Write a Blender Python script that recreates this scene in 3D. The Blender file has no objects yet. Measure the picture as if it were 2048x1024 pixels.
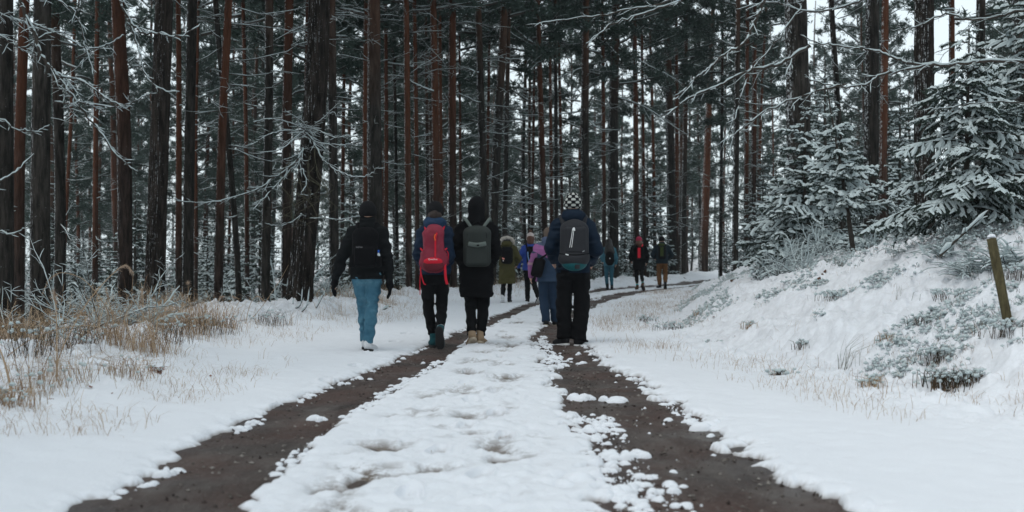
import bpy, math, random
import numpy as np
from mathutils import Vector, Matrix

# ------------------------------------------------------------------ camera, world, light
sc = bpy.context.scene
COL = sc.collection
FPX = 2200.0            # focal length in photograph pixels (2048 wide)
CAMZ = 1.15             # eye height above the track
HY = 512.0              # horizon row

cam_d = bpy.data.cameras.new('camera')
cam = bpy.data.objects.new('camera', cam_d); COL.objects.link(cam)
cam.location = (0, 0, CAMZ); cam.rotation_euler = (math.radians(90), 0, 0)
cam_d.sensor_width = 36.0; cam_d.lens = 36.0*FPX/2048
cam_d.clip_end = 1500; cam_d.clip_start = 0.05
cam_d.dof.use_dof = True; cam_d.dof.focus_distance = 14.0; cam_d.dof.aperture_fstop = 2.2
sc.camera = cam

world = bpy.data.worlds.new('World'); sc.world = world; world.use_nodes = True
wn = world.node_tree; wn.nodes.clear()
w_out = wn.nodes.new('ShaderNodeOutputWorld'); w_bg = wn.nodes.new('ShaderNodeBackground')
w_sky = wn.nodes.new('ShaderNodeTexSky'); w_sky.sky_type = 'NISHITA'; w_sky.sun_disc = False
SUN_EL, SUN_ROT = math.radians(60), math.radians(235)   # high, from behind the left shoulder
w_sky.sun_elevation = SUN_EL; w_sky.sun_rotation = SUN_ROT
w_sky.air_density = 1.0; w_sky.dust_density = 4.0; w_sky.ozone_density = 1.0
w_mix = wn.nodes.new('ShaderNodeMixRGB'); w_mix.inputs[0].default_value = 0.82
w_mix.inputs[2].default_value = (6.65, 7.5, 7.8, 1)      # the cloud layer
wn.links.new(w_sky.outputs[0], w_mix.inputs[1]); wn.links.new(w_mix.outputs[0], w_bg.inputs[0])
w_bg.inputs[1].default_value = 0.125
wn.links.new(w_bg.outputs[0], w_out.inputs[0])

sun_d = bpy.data.lights.new('sun', 'SUN'); sun = bpy.data.objects.new('sun', sun_d); COL.objects.link(sun)
sun_d.energy = 0.8; sun_d.angle = math.radians(35); sun_d.color = (1.0, 0.97, 0.93)
sun.rotation_euler = (math.radians(90)-SUN_EL, 0, math.radians(180)-SUN_ROT)

sc.view_settings.view_transform = 'Standard'; sc.view_settings.look = 'None'
sc.view_settings.gamma = 1.0; sc.view_settings.use_curve_mapping = False
sc.view_settings.exposure = 0.34
sc.render.engine = 'CYCLES'
sc.cycles.max_bounces = 5; sc.cycles.diffuse_bounces = 3; sc.cycles.glossy_bounces = 2
sc.cycles.transmission_bounces = 2; sc.cycles.transparent_max_bounces = 4

HAZE = 0.0005
sc.cycles.volume_bounces = 0
R = random.Random(7)
NR = np.random.RandomState(11)

# ------------------------------------------------------------------ picture -> place
def at(x, y, D):                     # photograph pixel + real distance -> world point
    return Vector(((x-1024)*D/FPX, D, CAMZ+(HY-y)*D/FPX))
def gp(x, y, z=0.0):                 # pixel on a horizontal plane
    D = FPX*(CAMZ-z)/(y-HY)
    return ((x-1024)*D/FPX, D)

# ------------------------------------------------------------------ noise
def _h(i, j, k, seed):
    with np.errstate(over='ignore'):
        n = (i*374761393 + j*668265263 + k*1274126177 + seed*974634777).astype(np.uint32)
        n = (n ^ (n >> np.uint32(13)))*np.uint32(1274126177)
        n = n ^ (n >> np.uint32(16))
    return n.astype(np.float32)/np.float32(4294967295.0)
def vn3(x, y, z, seed=0):
    xi = np.floor(x).astype(np.int64); yi = np.floor(y).astype(np.int64); zi = np.floor(z).astype(np.int64)
    fx = x-xi; fy = y-yi; fz = z-zi
    fx = fx*fx*(3-2*fx); fy = fy*fy*(3-2*fy); fz = fz*fz*(3-2*fz)
    r = 0
    for a in (0, 1):
        for b in (0, 1):
            for c in (0, 1):
                r = r + _h(xi+a, yi+b, zi+c, seed)*(fx if a else 1-fx)*(fy if b else 1-fy)*(fz if c else 1-fz)
    return r
def vn2(x, y, seed=0):
    xi = np.floor(x).astype(np.int64); yi = np.floor(y).astype(np.int64); zi = np.zeros_like(xi)
    fx = x-xi; fy = y-yi
    fx = fx*fx*(3-2*fx); fy = fy*fy*(3-2*fy)
    r = 0
    for a in (0, 1):
        for b in (0, 1):
            r = r + _h(xi+a, yi+b, zi, seed)*(fx if a else 1-fx)*(fy if b else 1-fy)
    return r
def fb2(x, y, seed=0, o=3):
    r = 0; a = 0.5; t = 0
    for i in range(o):
        r = r + a*vn2(x*(2.03**i)+i*17.3, y*(2.03**i)+i*9.1, seed+i); t += a; a *= 0.5
    return r/t
def sst(a, b, x):
    t = np.clip((x-a)/(b-a), 0, 1); return t*t*(3-2*t)

# ------------------------------------------------------------------ mesh helpers
def make_mesh(name, V, faces, mats=(), mi=None, smooth=True, attrs=None):
    """faces: list of (n,3)/(n,4) int arrays; mi: list of material indices (int or array) per face array"""
    me = bpy.data.meshes.new(name)
    V = np.asarray(V, dtype=np.float32).reshape(-1, 3)
    faces = [np.asarray(f, dtype=np.int32) for f in faces if len(f)]
    me.vertices.add(len(V)); me.vertices.foreach_set('co', V.ravel())
    nl = sum(f.size for f in faces); nf = sum(len(f) for f in faces)
    me.loops.add(nl); me.polygons.add(nf)
    me.loops.foreach_set('vertex_index', np.concatenate([f.ravel() for f in faces]))
    tot = np.concatenate([np.full(len(f), f.shape[1], dtype=np.int32) for f in faces])
    st = np.concatenate([[0], np.cumsum(tot)[:-1]]).astype(np.int32)
    me.polygons.foreach_set('loop_start', st)
    try: me.polygons.foreach_set('loop_total', tot)
    except Exception: pass
    if mi is not None:
        m = np.concatenate([np.full(len(f), a, dtype=np.int32) if np.isscalar(a) else np.asarray(a, dtype=np.int32) for f, a in zip(faces, mi)])
        me.polygons.foreach_set('material_index', m)
    me.update(calc_edges=True)
    me.polygons.foreach_set('use_smooth', np.full(nf, bool(smooth)))
    for m in mats: me.materials.append(m)
    if attrs:
        for k, a in attrs.items():
            a = np.asarray(a, dtype=np.float32)
            if a.ndim == 1:
                at_ = me.attributes.new(k, 'FLOAT', 'POINT'); at_.data.foreach_set('value', a)
            else:
                at_ = me.attributes.new(k, 'FLOAT_COLOR', 'POINT'); at_.data.foreach_set('color', np.c_[a, np.ones(len(a))].astype(np.float32).ravel())
    return me

class MB:
    """collects geometry with material indices, then builds one mesh"""
    def __init__(s): s.V = []; s.n = 0; s.F = {}; 
    def add(s, V, F, m=0):
        V = np.asarray(V, dtype=np.float32).reshape(-1, 3); F = np.asarray(F, dtype=np.int64)
        if len(F) == 0: return
        s.V.append(V); s.F.setdefault((F.shape[1], m), []).append(F+s.n); s.n += len(V)
    def merge(s, other, M=None, k=None):
        V = np.concatenate(other.V)
        if M is not None:
            M = np.array(M, dtype=np.float32); V = V@M[:3, :3].T+M[:3, 3]
        b = s.n; s.V.append(V); s.n += len(V)
        for key, L in other.F.items():
            s.F.setdefault(key, []).extend([f+b for f in L])
    def tris(s): return sum(sum(len(f) for f in L)*(k[0]-2) for k, L in s.F.items())
    def mesh(s, name, mats, smooth=True):
        fs, mi = [], []
        for (n, m), L in s.F.items(): fs.append(np.concatenate(L)); mi.append(m)
        return make_mesh(name, np.concatenate(s.V), fs, mats, mi, smooth)

def frames(P):
    P = np.asarray(P, dtype=np.float64); T = np.gradient(P, axis=0)
    T /= np.linalg.norm(T, axis=1)[:, None]+1e-9
    ref = np.array([0, 0, 1.0]) if abs(T[0][2]) < 0.9 else np.array([0, 1.0, 0])
    N = np.cross(T, ref); bad = np.linalg.norm(N, axis=1) < 1e-3; N[bad] = (1, 0, 0)
    N /= np.linalg.norm(N, axis=1)[:, None]
    B = np.cross(N, T)
    return P, T, N, B
def tube(P, r, n=6, cap=True, up=0.0, squash=1.0):
    """tube through P with radii r; up lifts it, squash flattens it along the upward frame axis"""
    P, T, N, B = frames(P); r = np.broadcast_to(np.asarray(r, dtype=float), (len(P),))
    a = np.linspace(0, 2*math.pi, n, endpoint=False)
    ring = P[:, None, :] + r[:, None, None]*(np.cos(a)[None, :, None]*N[:, None, :] + squash*np.sin(a)[None, :, None]*B[:, None, :])
    ring[:, :, 2] += np.broadcast_to(up, (len(P),))[:, None]
    V = ring.reshape(-1, 3); k = len(P)
    i = np.arange(k-1)[:, None]*n; j = np.arange(n)[None, :]; j2 = (j+1) % n
    F = np.stack([i+j, i+j2, i+n+j2, i+n+j], -1).reshape(-1, 4)
    return V, F
def catmull(P, n=6):
    P = np.asarray(P, dtype=float)
    if len(P) < 3: 
        t = np.linspace(0, 1, n+1)[:, None]; return P[0]*(1-t)+P[-1]*t
    Q = np.vstack([2*P[0]-P[1], P, 2*P[-1]-P[-2]]); out = []
    for i in range(1, len(Q)-2):
        p0, p1, p2, p3 = Q[i-1], Q[i], Q[i+1], Q[i+2]
        t = np.linspace(0, 1, n, endpoint=False)[:, None]
        out.append(0.5*((2*p1)+(-p0+p2)*t+(2*p0-5*p1+4*p2-p3)*t**2+(-p0+3*p1-3*p2+p3)*t**3))
    out.append(P[-1:]); return np.vstack(out)

def obj(name, me, parent=None, loc=None, kind=None):
    o = bpy.data.objects.new(name, me); COL.objects.link(o)
    if parent: o.parent = parent
    if loc is not None: o.location = loc
    if kind: o['kind'] = kind
    return o
def tag(o, label, cat, group=None):
    o['label'] = label; o['category'] = cat
    if group: o['group'] = group
    return o
def thing(name, label, cat, loc=(0, 0, 0), rz=0, group=None):
    o = bpy.data.objects.new(name, None); COL.objects.link(o)
    o.empty_display_size = 0.2
    o.location = loc; o.rotation_euler = (0, 0, rz)
    return tag(o, label, cat, group)
def dup(root, loc, rz, s=1.0, label=None):
    r = root.copy(); COL.objects.link(r); r.location = loc; r.rotation_euler = (0, 0, rz); r.scale = (s, s, s) if np.isscalar(s) else s
    if label: r['label'] = label
    for ch in list(root.children):
        c = ch.copy(); COL.objects.link(c); c.parent = r
        for g in list(ch.children):
            d = g.copy(); COL.objects.link(d); d.parent = c
    return r

# ------------------------------------------------------------------ materials
class NT:
    def __init__(s, name):
        s.m = bpy.data.materials.new(name); s.m.use_nodes = True; s.t = s.m.node_tree
        s.b = s.t.nodes['Principled BSDF']; s.out = s.t.nodes['Material Output']
    def n(s, typ, **kw):
        nd = s.t.nodes.new(typ)
        for k, v in kw.items():
            if k.startswith('i_'): nd.inputs[int(k[2:])].default_value = v
            else: setattr(nd, k, v)
        return nd
    def l(s, a, b): s.t.links.new(a, b)
    def coord(s, kind='Object', scale=(1, 1, 1)):
        tc = s.n('ShaderNodeTexCoord'); mp = s.n('ShaderNodeMapping'); mp.inputs['Scale'].default_value = scale
        s.l(tc.outputs[kind], mp.inputs[0]); return mp.outputs[0]
    def noise(s, vec, scale, detail=4, rough=0.6):
        nd = s.n('ShaderNodeTexNoise'); nd.inputs['Scale'].default_value = scale
        nd.inputs['Detail'].default_value = detail; nd.inputs['Roughness'].default_value = rough
        if vec is not None: s.l(vec, nd.inputs['Vector'])
        return nd.outputs['Fac']
    def ramp(s, fac, stops):
        nd = s.n('ShaderNodeValToRGB'); cr = nd.color_ramp
        while len(cr.elements) < len(stops): cr.elements.new(0.5)
        for e, (p, c) in zip(cr.elements, stops):
            e.position = p; e.color = (*c, 1) if not np.isscalar(c) else (c, c, c, 1)
        s.l(fac, nd.inputs[0]); return nd.outputs[0]
    def mix(s, fac, a, b, typ='MIX'):
        nd = s.n('ShaderNodeMixRGB'); nd.blend_type = typ
        for i, v in enumerate((fac, a, b)):
            if hasattr(v, 'links'): s.l(v, nd.inputs[i])
            else: nd.inputs[i].default_value = v if np.isscalar(v) else (*v, 1)
        return nd.outputs[0]
    def math(s, op, a, b=0.0):
        nd = s.n('ShaderNodeMath'); nd.operation = op
        for i, v in enumerate((a, b)):
            if hasattr(v, 'links'): s.l(v, nd.inputs[i])
            else: nd.inputs[i].default_value = v
        return nd.outputs[0]
    def bump(s, h, strength=0.5, dist=0.02):
        nd = s.n('ShaderNodeBump'); nd.inputs['Strength'].default_value = strength; nd.inputs['Distance'].default_value = dist
        s.l(h, nd.inputs['Height']); s.l(nd.outputs[0], s.b.inputs['Normal'])
    def col(s, c):
        if hasattr(c, 'links'): s.l(c, s.b.inputs['Base Color'])
        else: s.b.inputs['Base Color'].default_value = (*c, 1)
    def rough(s, r, spec=0.3):
        s.b.inputs['Roughness'].default_value = r; s.b.inputs['Specular IOR Level'].default_value = spec

def mat_snow(name='snow', tint=(0.78, 0.80, 0.84), fine=40):
    a = NT(name); v = a.coord('Object')
    big = a.noise(v, 3.0, 3); sm = a.noise(v, fine, 4, 0.7)
    c = a.mix(big, tint, tuple(x*0.93 for x in tint)); a.col(c)
    a.rough(0.75, 0.25); a.bump(sm, 0.35, 0.012); return a.m
M_SNOW = mat_snow()
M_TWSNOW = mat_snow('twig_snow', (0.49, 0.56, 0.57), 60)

def mat_plain(name, c, var=0.25, scale=12, rough=0.85, spec=0.2, bump=0.0):
    a = NT(name); v = a.coord('Object'); f = a.noise(v, scale, 4)
    lo = tuple(x*(1-var) for x in c); hi = tuple(min(1, x*(1+var)) for x in c)
    a.col(a.mix(f, lo, hi)); a.rough(rough, spec)
    if bump: a.bump(f, bump, 0.01)
    return a.m
def mat_bark(name, base, red, redz, speck=0.5):
    """furrowed grey bark that turns orange-brown up the stem; snow caught in the furrows"""
    a = NT(name); v = a.coord('Object'); 
    oi = a.n('ShaderNodeObjectInfo')
    vs = a.coord('Object', (9, 9, 1.5)); fur = a.noise(vs, 1.6, 5, 0.65)
    vs2 = a.coord('Object', (30, 30, 6)); fine = a.noise(vs2, 1.5, 3, 0.6)
    sep = a.n('ShaderNodeSeparateXYZ'); a.l(v, sep.inputs[0])
    hz = a.math('ADD', sep.outputs[2], a.math('MULTIPLY', a.noise(v, 0.7, 3), 3.0))
    hz = a.math('ADD', hz, a.math('MULTIPLY', oi.outputs['Random'], 3.0))
    up = a.ramp(a.math('DIVIDE', hz, 20.0), [(max(0, (redz)/20.0), 0.0), ((redz+3.5)/20.0, 1.0)])
    c1 = a.ramp(fur, [(0.36, tuple(x*0.22 for x in base)), (0.52, tuple(x*.8 for x in base)), (0.7, tuple(x*1.7 for x in base))])
    c2 = a.ramp(fur, [(0.3, tuple(x*0.45 for x in red)), (0.7, red)])
    c = a.mix(up, c1, c2)
    br = a.n('ShaderNodeMapRange'); a.l(oi.outputs['Random'], br.inputs[0]); br.inputs[3].default_value = 0.75; br.inputs[4].default_value = 1.3
    hsv = a.n('ShaderNodeHueSaturation'); a.l(br.outputs[0], hsv.inputs['Value']); a.l(c, hsv.inputs['Color'])
    sn = a.ramp(a.noise(v, 22, 3, 0.8), [(0.70-0.04*speck, 0.0), (0.73-0.04*speck, 1.0)])
    c = a.mix(a.math('MULTIPLY', sn, 0.5*speck), hsv.outputs[0], (0.6, 0.64, 0.66))
    ge = a.n('ShaderNodeNewGeometry'); sx = a.n('ShaderNodeSeparateXYZ'); a.l(ge.outputs['True Normal'], sx.inputs[0])
    side = a.ramp(a.math('MULTIPLY', sx.outputs[0], -1.0), [(0.55, 0.0), (0.95, 1.0)])     # wind-driven snow stuck to the western side
    sn2 = a.ramp(a.noise(v, 16, 4, 0.8), [(0.52, 0.0), (0.56, 1.0)])
    c = a.mix(a.math('MULTIPLY', a.math('MULTIPLY', side, sn2), 0.85), c, (0.6, 0.64, 0.66))
    a.col(c); a.rough(0.95, 0.1)
    a.bump(a.math('ADD', fur, a.math('MULTIPLY', fine, 0.4)), 1.0, 0.03); return a.m
M_BARK = mat_bark('bark_grey', (0.027, 0.024, 0.021), (0.075, 0.038, 0.024), 9)
M_BARKRED = mat_bark('bark_red', (0.034, 0.024, 0.020), (0.090, 0.036, 0.020), 5.0, 0.3)
M_BARKHERO = mat_bark('bark_furrowed', (0.026, 0.021, 0.018), (0.06, 0.035, 0.025), 9, 0.8)
M_TWIG = mat_plain('twig_bark', (0.045, 0.038, 0.032), 0.3)
M_TWIGGREEN = mat_plain('lichen_twig', (0.075, 0.07, 0.045), 0.3)

def mat_needle(name, c, fr=.3):
    a = NT(name); v = a.coord('Object'); oi = a.n('ShaderNodeObjectInfo')
    f = a.noise(v, 1.2, 3); f2 = a.noise(v, 25, 2)
    k = a.mix(f, tuple(x*0.6 for x in c), tuple(x*1.35 for x in c))
    k = a.mix(a.math('MULTIPLY', f2, fr), k, (0.26, 0.31, 0.30))
    a.col(k); a.rough(0.7, 0.2); return a.m
M_PINE = mat_needle('pine_needles', (0.019, 0.040, 0.028), .20)
M_SPRUCE = mat_needle('spruce_needles', (0.020, 0.034, 0.024), .10)

# ------------------------------------------------------------------ the lie of the land
def tab(pts):
    p = np.array(sorted(pts), dtype=float); return p[:, 0], p[:, 1]
def track_tab(rows):                 # (row, left px, right px) -> Y, centre, half width
    out = []
    for (y, a, b) in rows:
        xa, D = gp(a, y); xb, _ = gp(b, y); out.append((D, (xa+xb)/2, (xb-xa)/2))
    out.sort(); o = np.array(out)
    lo = o[0].copy(); k = (o[1]-o[0])/(o[1][0]-o[0][0])
    pre = o[0]-k*(o[0][0]-(-6)); pre[1:] = o[0][1:]; pre[0] = -6
    return np.vstack([pre, o])
TL = track_tab([(1024, 150, 500), (950, 300, 560), (850, 480, 690), (780, 640, 800), (740, 748, 862), (700, 840, 920), (665, 915, 962), (640, 965, 1003), (610, 1040, 1078), (596, 1110, 1140), (585, 1180, 1215), (578, 1245, 1275), (567, 1360, 1390), (556, 1470, 1500), (548, 1620, 1650)])
TR = track_tab([(1024, 1235, 1690), (950, 1190, 1560), (850, 1150, 1400), (780, 1110, 1300), (740, 1090, 1240), (700, 1062, 1185), (670, 1060, 1150), (640, 1085, 1150), (620, 1115, 1180), (605, 1155, 1215), (588, 1240, 1290), (577, 1330, 1362), (570, 1385, 1415), (561, 1450, 1480), (552, 1600, 1630)])
LE = np.array([(-6, -4.7)]+sorted([(gp(x, y)[1], gp(x, y)[0]) for x, y in [(-60, 770), (130, 700), (300, 668), (430, 655), (560, 640), (700, 606), (850, 599), (1000, 590), (1180, 575), (1400, 555), (1600, 545)]]))
RT = np.array([(-6, 4.6), (5, 4.3)]+sorted([(gp(x, y)[1], gp(x, y)[0]) for x, y in [(1870, 800), (1650, 745), (1480, 715), (1370, 668), (1340, 640), (1355, 612), (1375, 590), (1420, 574), (1500, 560), (1650, 550)]]))
def ip(t, y): return np.interp(y, t[:, 0], t[:, 1])
def xl(y): return ip(TL, y)
def xr(y): return ip(TR, y)
def hl(y): return np.interp(y, TL[:, 0], TL[:, 2])
def hr(y): return np.interp(y, TR[:, 0], TR[:, 2])
HC = np.array([(0, 1.6), (12, 1.45), (17, 1.17), (28, 1.05), (42, 0.95), (70, 0.9), (150, 1.0)])
def ground(x, y):
    x = np.asarray(x, dtype=float); y = np.asarray(y, dtype=float)
    e = ip(LE, y); t = ip(RT, y); 
    z = 0.03*np.sin(y*0.21+x*0.3)*sst(10, 20, y)
    d = x-t; h = np.interp(y, HC[:, 0], HC[:, 1])
    L = 2.9
    u = np.clip(d/L, 0, 1); prof = 1-(1-u)**1.22
    prof = prof*(sst(-0.4, 0.5, d))
    z = z + h*prof + 0.025*np.clip(d-L, 0, 60)
    bank = sst(0, .6, d)
    z = z + bank*(0.26*(fb2(x*0.9, y*0.9, 3)-0.5)+0.20*(fb2(x*2.7, y*2.7, 31)-0.5))
    dl = e-x
    z = z + 0.16*np.exp(-((dl+0.7)/0.9)**2)*(0.5+fb2(x*0.6, y*0.6, 5)) 
    z = z - np.clip(dl, 0, 5)*0.33*sst(0, 1.0, dl) - 0.010*np.clip(dl-5, 0, 60)
    z = z + sst(0, 2, dl)*0.35*(fb2(x*0.35, y*0.35, 9)-0.5)
    # low snow hummocks on the left verge
    z = z + 0.20*sst(-2.4, -0.6, dl)*(1-sst(0.4, 1.4, dl))*np.clip(fb2(x*1.1, y*1.1, 77)-0.40, 0, 1)*2.4+0.06*sst(-2.0, -0.6, dl)*(fb2(x*4, y*4, 78)-.5)
    return z
def g1(x, y): return float(ground(np.array([x]), np.array([y]))[0])

def thickness(x, y):
    n1 = fb2(x*2.6, y*2.6, 21, 3)-0.5; n2 = vn2(x*9, y*9, 22)-0.5; n3 = vn2(x*20, y*20, 23)-0.5; n4 = fb2(x*0.8, y*0.8, 24, 2)-0.5
    dl = np.abs(x-xl(y))-hl(y); dr = np.abs(x-xr(y))-hr(y)
    far = sst(22, 34, y)
    wob = 0.24*n1+0.13*n2+0.06*n3
    # right track has a looser inner edge
    inner = sst(0.1, -0.25, x-(xr(y)-hr(y)))*0
    dl = dl+wob*(0.7+0.1*n4); dr = dr+wob*1.35+0.12*n4
    d = np.minimum(dl, dr)
    t = np.where(d > 0, 0.045*(1-np.exp(-d/0.055)), d*0.9)
    # lumpy edge
    t = t+np.exp(-(d/0.16)**2)*(0.022*n2+0.014*n3)
    t = np.maximum(t, -0.06)
    # brown worn patches in the middle strip
    mid = sst(0.05, 0.35, x-(xl(y)+hl(y)))*sst(0.05, 0.35, (xr(y)-hr(y))-x)
    w = fb2(x*2.4+7, y*2.6, 41, 3); w2 = fb2(x*6.5, y*6.5, 44, 2); w3 = vn2(x*15, y*13, 46)
    nearf = 0.02*sst(13, 6, y)
    t = t-mid*0.09*np.clip(w-0.60+nearf, 0, 1)*4*(0.25+1.5*w2)
    t = t-mid*0.018*sst(0.52, 0.75, w2)*(.4+w3)
    t = t+mid*(0.026*(w2-0.5)+0.024*(w3-.5)+0.010*(vn2(x*34, y*30, 47)-.5))
    # far wheel tracks are half snowed over
    t = t+far*0.035*(fb2(x*1.3, y*1.3, 51)-0.25)*sst(0.0, -0.1, d)
    # surface relief
    e = ip(LE, y)-x; b = x-ip(RT, y)
    rough = np.maximum(sst(-2.2, -0.6, e), sst(-1.2, 0.2, b))
    r1 = fb2(x*3.1, y*3.1, 61, 3); r2 = 1-np.abs(2*fb2(x*5.3, y*5.3, 65, 3)-1); 
    t = t+rough*(0.10*(r1-0.45)+0.075*(r2**3-0.45)+0.05*(vn2(x*13, y*13, 67)-0.5))
    t = t+(1-rough)*sst(0.1, 0.5, d)*(0.030*(fb2(x*1.6, y*1.6, 71, 3)-0.45)+0.010*(n2))
    return t, d, rough
def surf(x, y):
    a = np.array([x], dtype=float); b = np.array([y], dtype=float); return float(ground(a, b)[0]+max(0.0, thickness(a, b)[0][0]))
def hit(px, py):
    D = np.geomspace(4.5, 70, 1400); x = (px-1024)*D/FPX; z = CAMZ+(HY-py)*D/FPX; k = np.nonzero(z < ground(x, D)+.02)[0]
    return float(D[k[0]]) if len(k) else None
FOOT = []
for k in range(26):                   # boot prints down the middle strip and the verge
    yy = 4.6+k*0.55+R.uniform(-.1, .1); side = -1 if k % 2 else 1
    FOOT.append((-0.25+0.05*math.sin(yy)+side*0.13+R.uniform(-.06, .06), yy, R.uniform(-.2, .2)))
    if k % 2 == 0: FOOT.append((-1.75-0.02*yy+side*0.12+R.uniform(-.05, .05)+0.06*(yy-5), yy*1.3+1, R.uniform(-.2, .2)))

def build_ground():
    # snow sheet, finer close by
    a = NT('snow_cover'); v = a.coord('Object')
    big = a.noise(v, 2.0, 3); sm = a.noise(v, 45, 4, 0.75); mid_ = a.noise(v, 11, 3)
    c = a.mix(big, (0.79, 0.81, 0.85), (0.74, 0.76, 0.80))
    at_ = a.n('ShaderNodeAttribute'); at_.attribute_name = 'thin'
    c = a.mix(at_.outputs['Fac'], c, (0.20, 0.17, 0.15))
    at2 = a.n('ShaderNodeAttribute'); at2.attribute_name = 'litter'
    lm = a.ramp(a.noise(v, 7, 6, 0.8), [(0.44, 0.0), (0.57, 1.0)])
    c = a.mix(a.math('MULTIPLY', a.math('MULTIPLY', at2.outputs['Fac'], lm), 0.75), c, (0.13, 0.10, 0.075))
    a.col(c); a.rough(0.8, 0.2)
    a.bump(a.math('ADD', sm, mid_), 0.45, 0.018)
    snow_m = a.m
    def sheet(name, y0, y1, ny, nx, umax, drop, end_drop=False):
        Y = np.exp(np.linspace(math.log(y0), math.log(y1), ny)); U = np.linspace(-umax, umax, nx)
        y = np.repeat(Y, nx); x = (U[None, :]*(Y[:, None]+1.5)).ravel()
        g = ground(x, y); t, d, rough = thickness(x, y)
        if y0 < 10:
            for fx, fy, fr in FOOT:
                m = (np.abs(x-fx) < .3) & (np.abs(y-fy) < .35)
                dx = x[m]-fx; dy = y[m]-fy; c_, s_ = math.cos(fr), math.sin(fr)
                u = dx*c_+dy*s_; w = -dx*s_+dy*c_
                q = (u/(0.055-0.012*np.clip(w/0.1, -1, 0)))**2+(w/0.15)**2
                t[m] += -0.028*sst(1.25, 0.7, q)+0.010*np.exp(-((q-1.5)/0.5)**2)
        e = ip(LE, y)-x; b = x-ip(RT, y)
        lit = np.clip(sst(0.0, 1.5, e)*1.35+0.40*sst(-1.8, -0.2, e)+0.16*sst(-0.3, 0.4, b)+0.9*sst(2.6, 3.4, b), 0, 1.35)
        midm = sst(0.1, 0.4, x-(xl(y)+hl(y)))*sst(0.1, 0.4, (xr(y)-hr(y))-x); lit = np.maximum(lit, midm*np.clip(fb2(x*2.4+7, y*2.6, 41, 3)-.535, 0, 1)*7)
        z = g+t-drop
        thin = np.clip(1-(t+0.004)/0.020, 0, 1)*(1-rough)*0.9
        i = np.arange(ny-1)[:, None]*nx; j = np.arange(nx-1)[None, :]
        F = np.stack([i+j, i+j+1, i+nx+j+1, i+nx+j], -1).reshape(-1, 4)
        me = make_mesh(name, np.c_[x, y, z], [F], [snow_m], attrs={'thin': thin, 'litter': lit})
        return obj(name, me, kind='structure')
    sheet('snow_cover', 3.6, 42, 560, 1000, 0.56, 0.0)
    sheet('far_snow_cover', 41.6, 420, 110, 420, 0.8, 0.02)
    # dirt under it, everywhere
    d = NT('dirt'); v = d.coord('Object'); vv = d.coord('Object', (1, 0.35, 1))
    n1 = d.noise(vv, 3.0, 5, 0.7); n2 = d.noise(v, 42, 4, 0.8); n3 = d.noise(v, 1.1, 3)
    c = d.ramp(n1, [(0.32, (0.022, 0.015, 0.012)), (0.5, (0.062, 0.047, 0.041)), (0.68, (0.115, 0.098, 0.088))])
    c = d.mix(d.ramp(n3, [(0.4, 0.0), (0.65, 0.55)]), c, (0.080, 0.036, 0.026))
    c = d.mix(d.ramp(n2, [(0.56, 0.0), (0.68, 0.8)]), c, (0.19, 0.165, 0.15))
    at_ = d.n('ShaderNodeAttribute'); at_.attribute_name = 'snowed'
    c = d.mix(at_.outputs['Fac'], c, (0.70, 0.72, 0.76))
    wet = d.ramp(n3, [(0.4, 0.38), (0.6, 0.8)]); d.col(c); d.l(wet, d.b.inputs['Roughness']); d.b.inputs['Specular IOR Level'].default_value = .4; d.bump(d.math('ADD', n2, d.math('MULTIPLY', n1, 2.0)), 0.8, 0.02)
    ys = np.unique(np.concatenate([np.linspace(-80, 2, 12), np.linspace(2, 30, 330), np.linspace(30, 70, 120), np.linspace(70, 450, 40)]))
    xs = np.unique(np.concatenate([np.linspace(-400, -12, 22), np.linspace(-12, -3, 30), np.linspace(-3, 4, 150), np.linspace(4, 16, 60), np.linspace(16, 400, 22)]))
    X, Y = np.meshgrid(xs, ys); x = X.ravel(); y = Y.ravel()
    dl = np.abs(x-xl(y))-hl(y); dr = np.abs(x-xr(y))-hr(y); dd = np.minimum(dl, dr)
    midz = (x > xl(y)-1.0) & (x < xr(y)+1.0)
    low = np.where(midz, 0.0, 0.14)*1.0
    z = ground(x, y)-low+0.026*(fb2(x*5, y*4, 81)-0.5)+0.012*(vn2(x*16, y*14, 82)-.5)-np.where(dd < 0.1, 0.0, 0.006)
    inside = (y > 3.8) & (y < 400) & (np.abs(x) < 0.56*(y+1.5)-0.3)
    z = np.where(inside, z, ground(x, y)+0.012)
    snowed = np.where(inside, 0.0, np.where(midz & (dd < 0), 0.0, 1.0))
    nx = len(xs); ny = len(ys)
    i = np.arange(ny-1)[:, None]*nx; j = np.arange(nx-1)[None, :]
    F = np.stack([i+j, i+j+1, i+nx+j+1, i+nx+j], -1).reshape(-1, 4)
    obj('ground', make_mesh('ground', np.c_[x, y, z], [F], [d.m], attrs={'snowed': snowed}), kind='structure')
build_ground()

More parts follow.
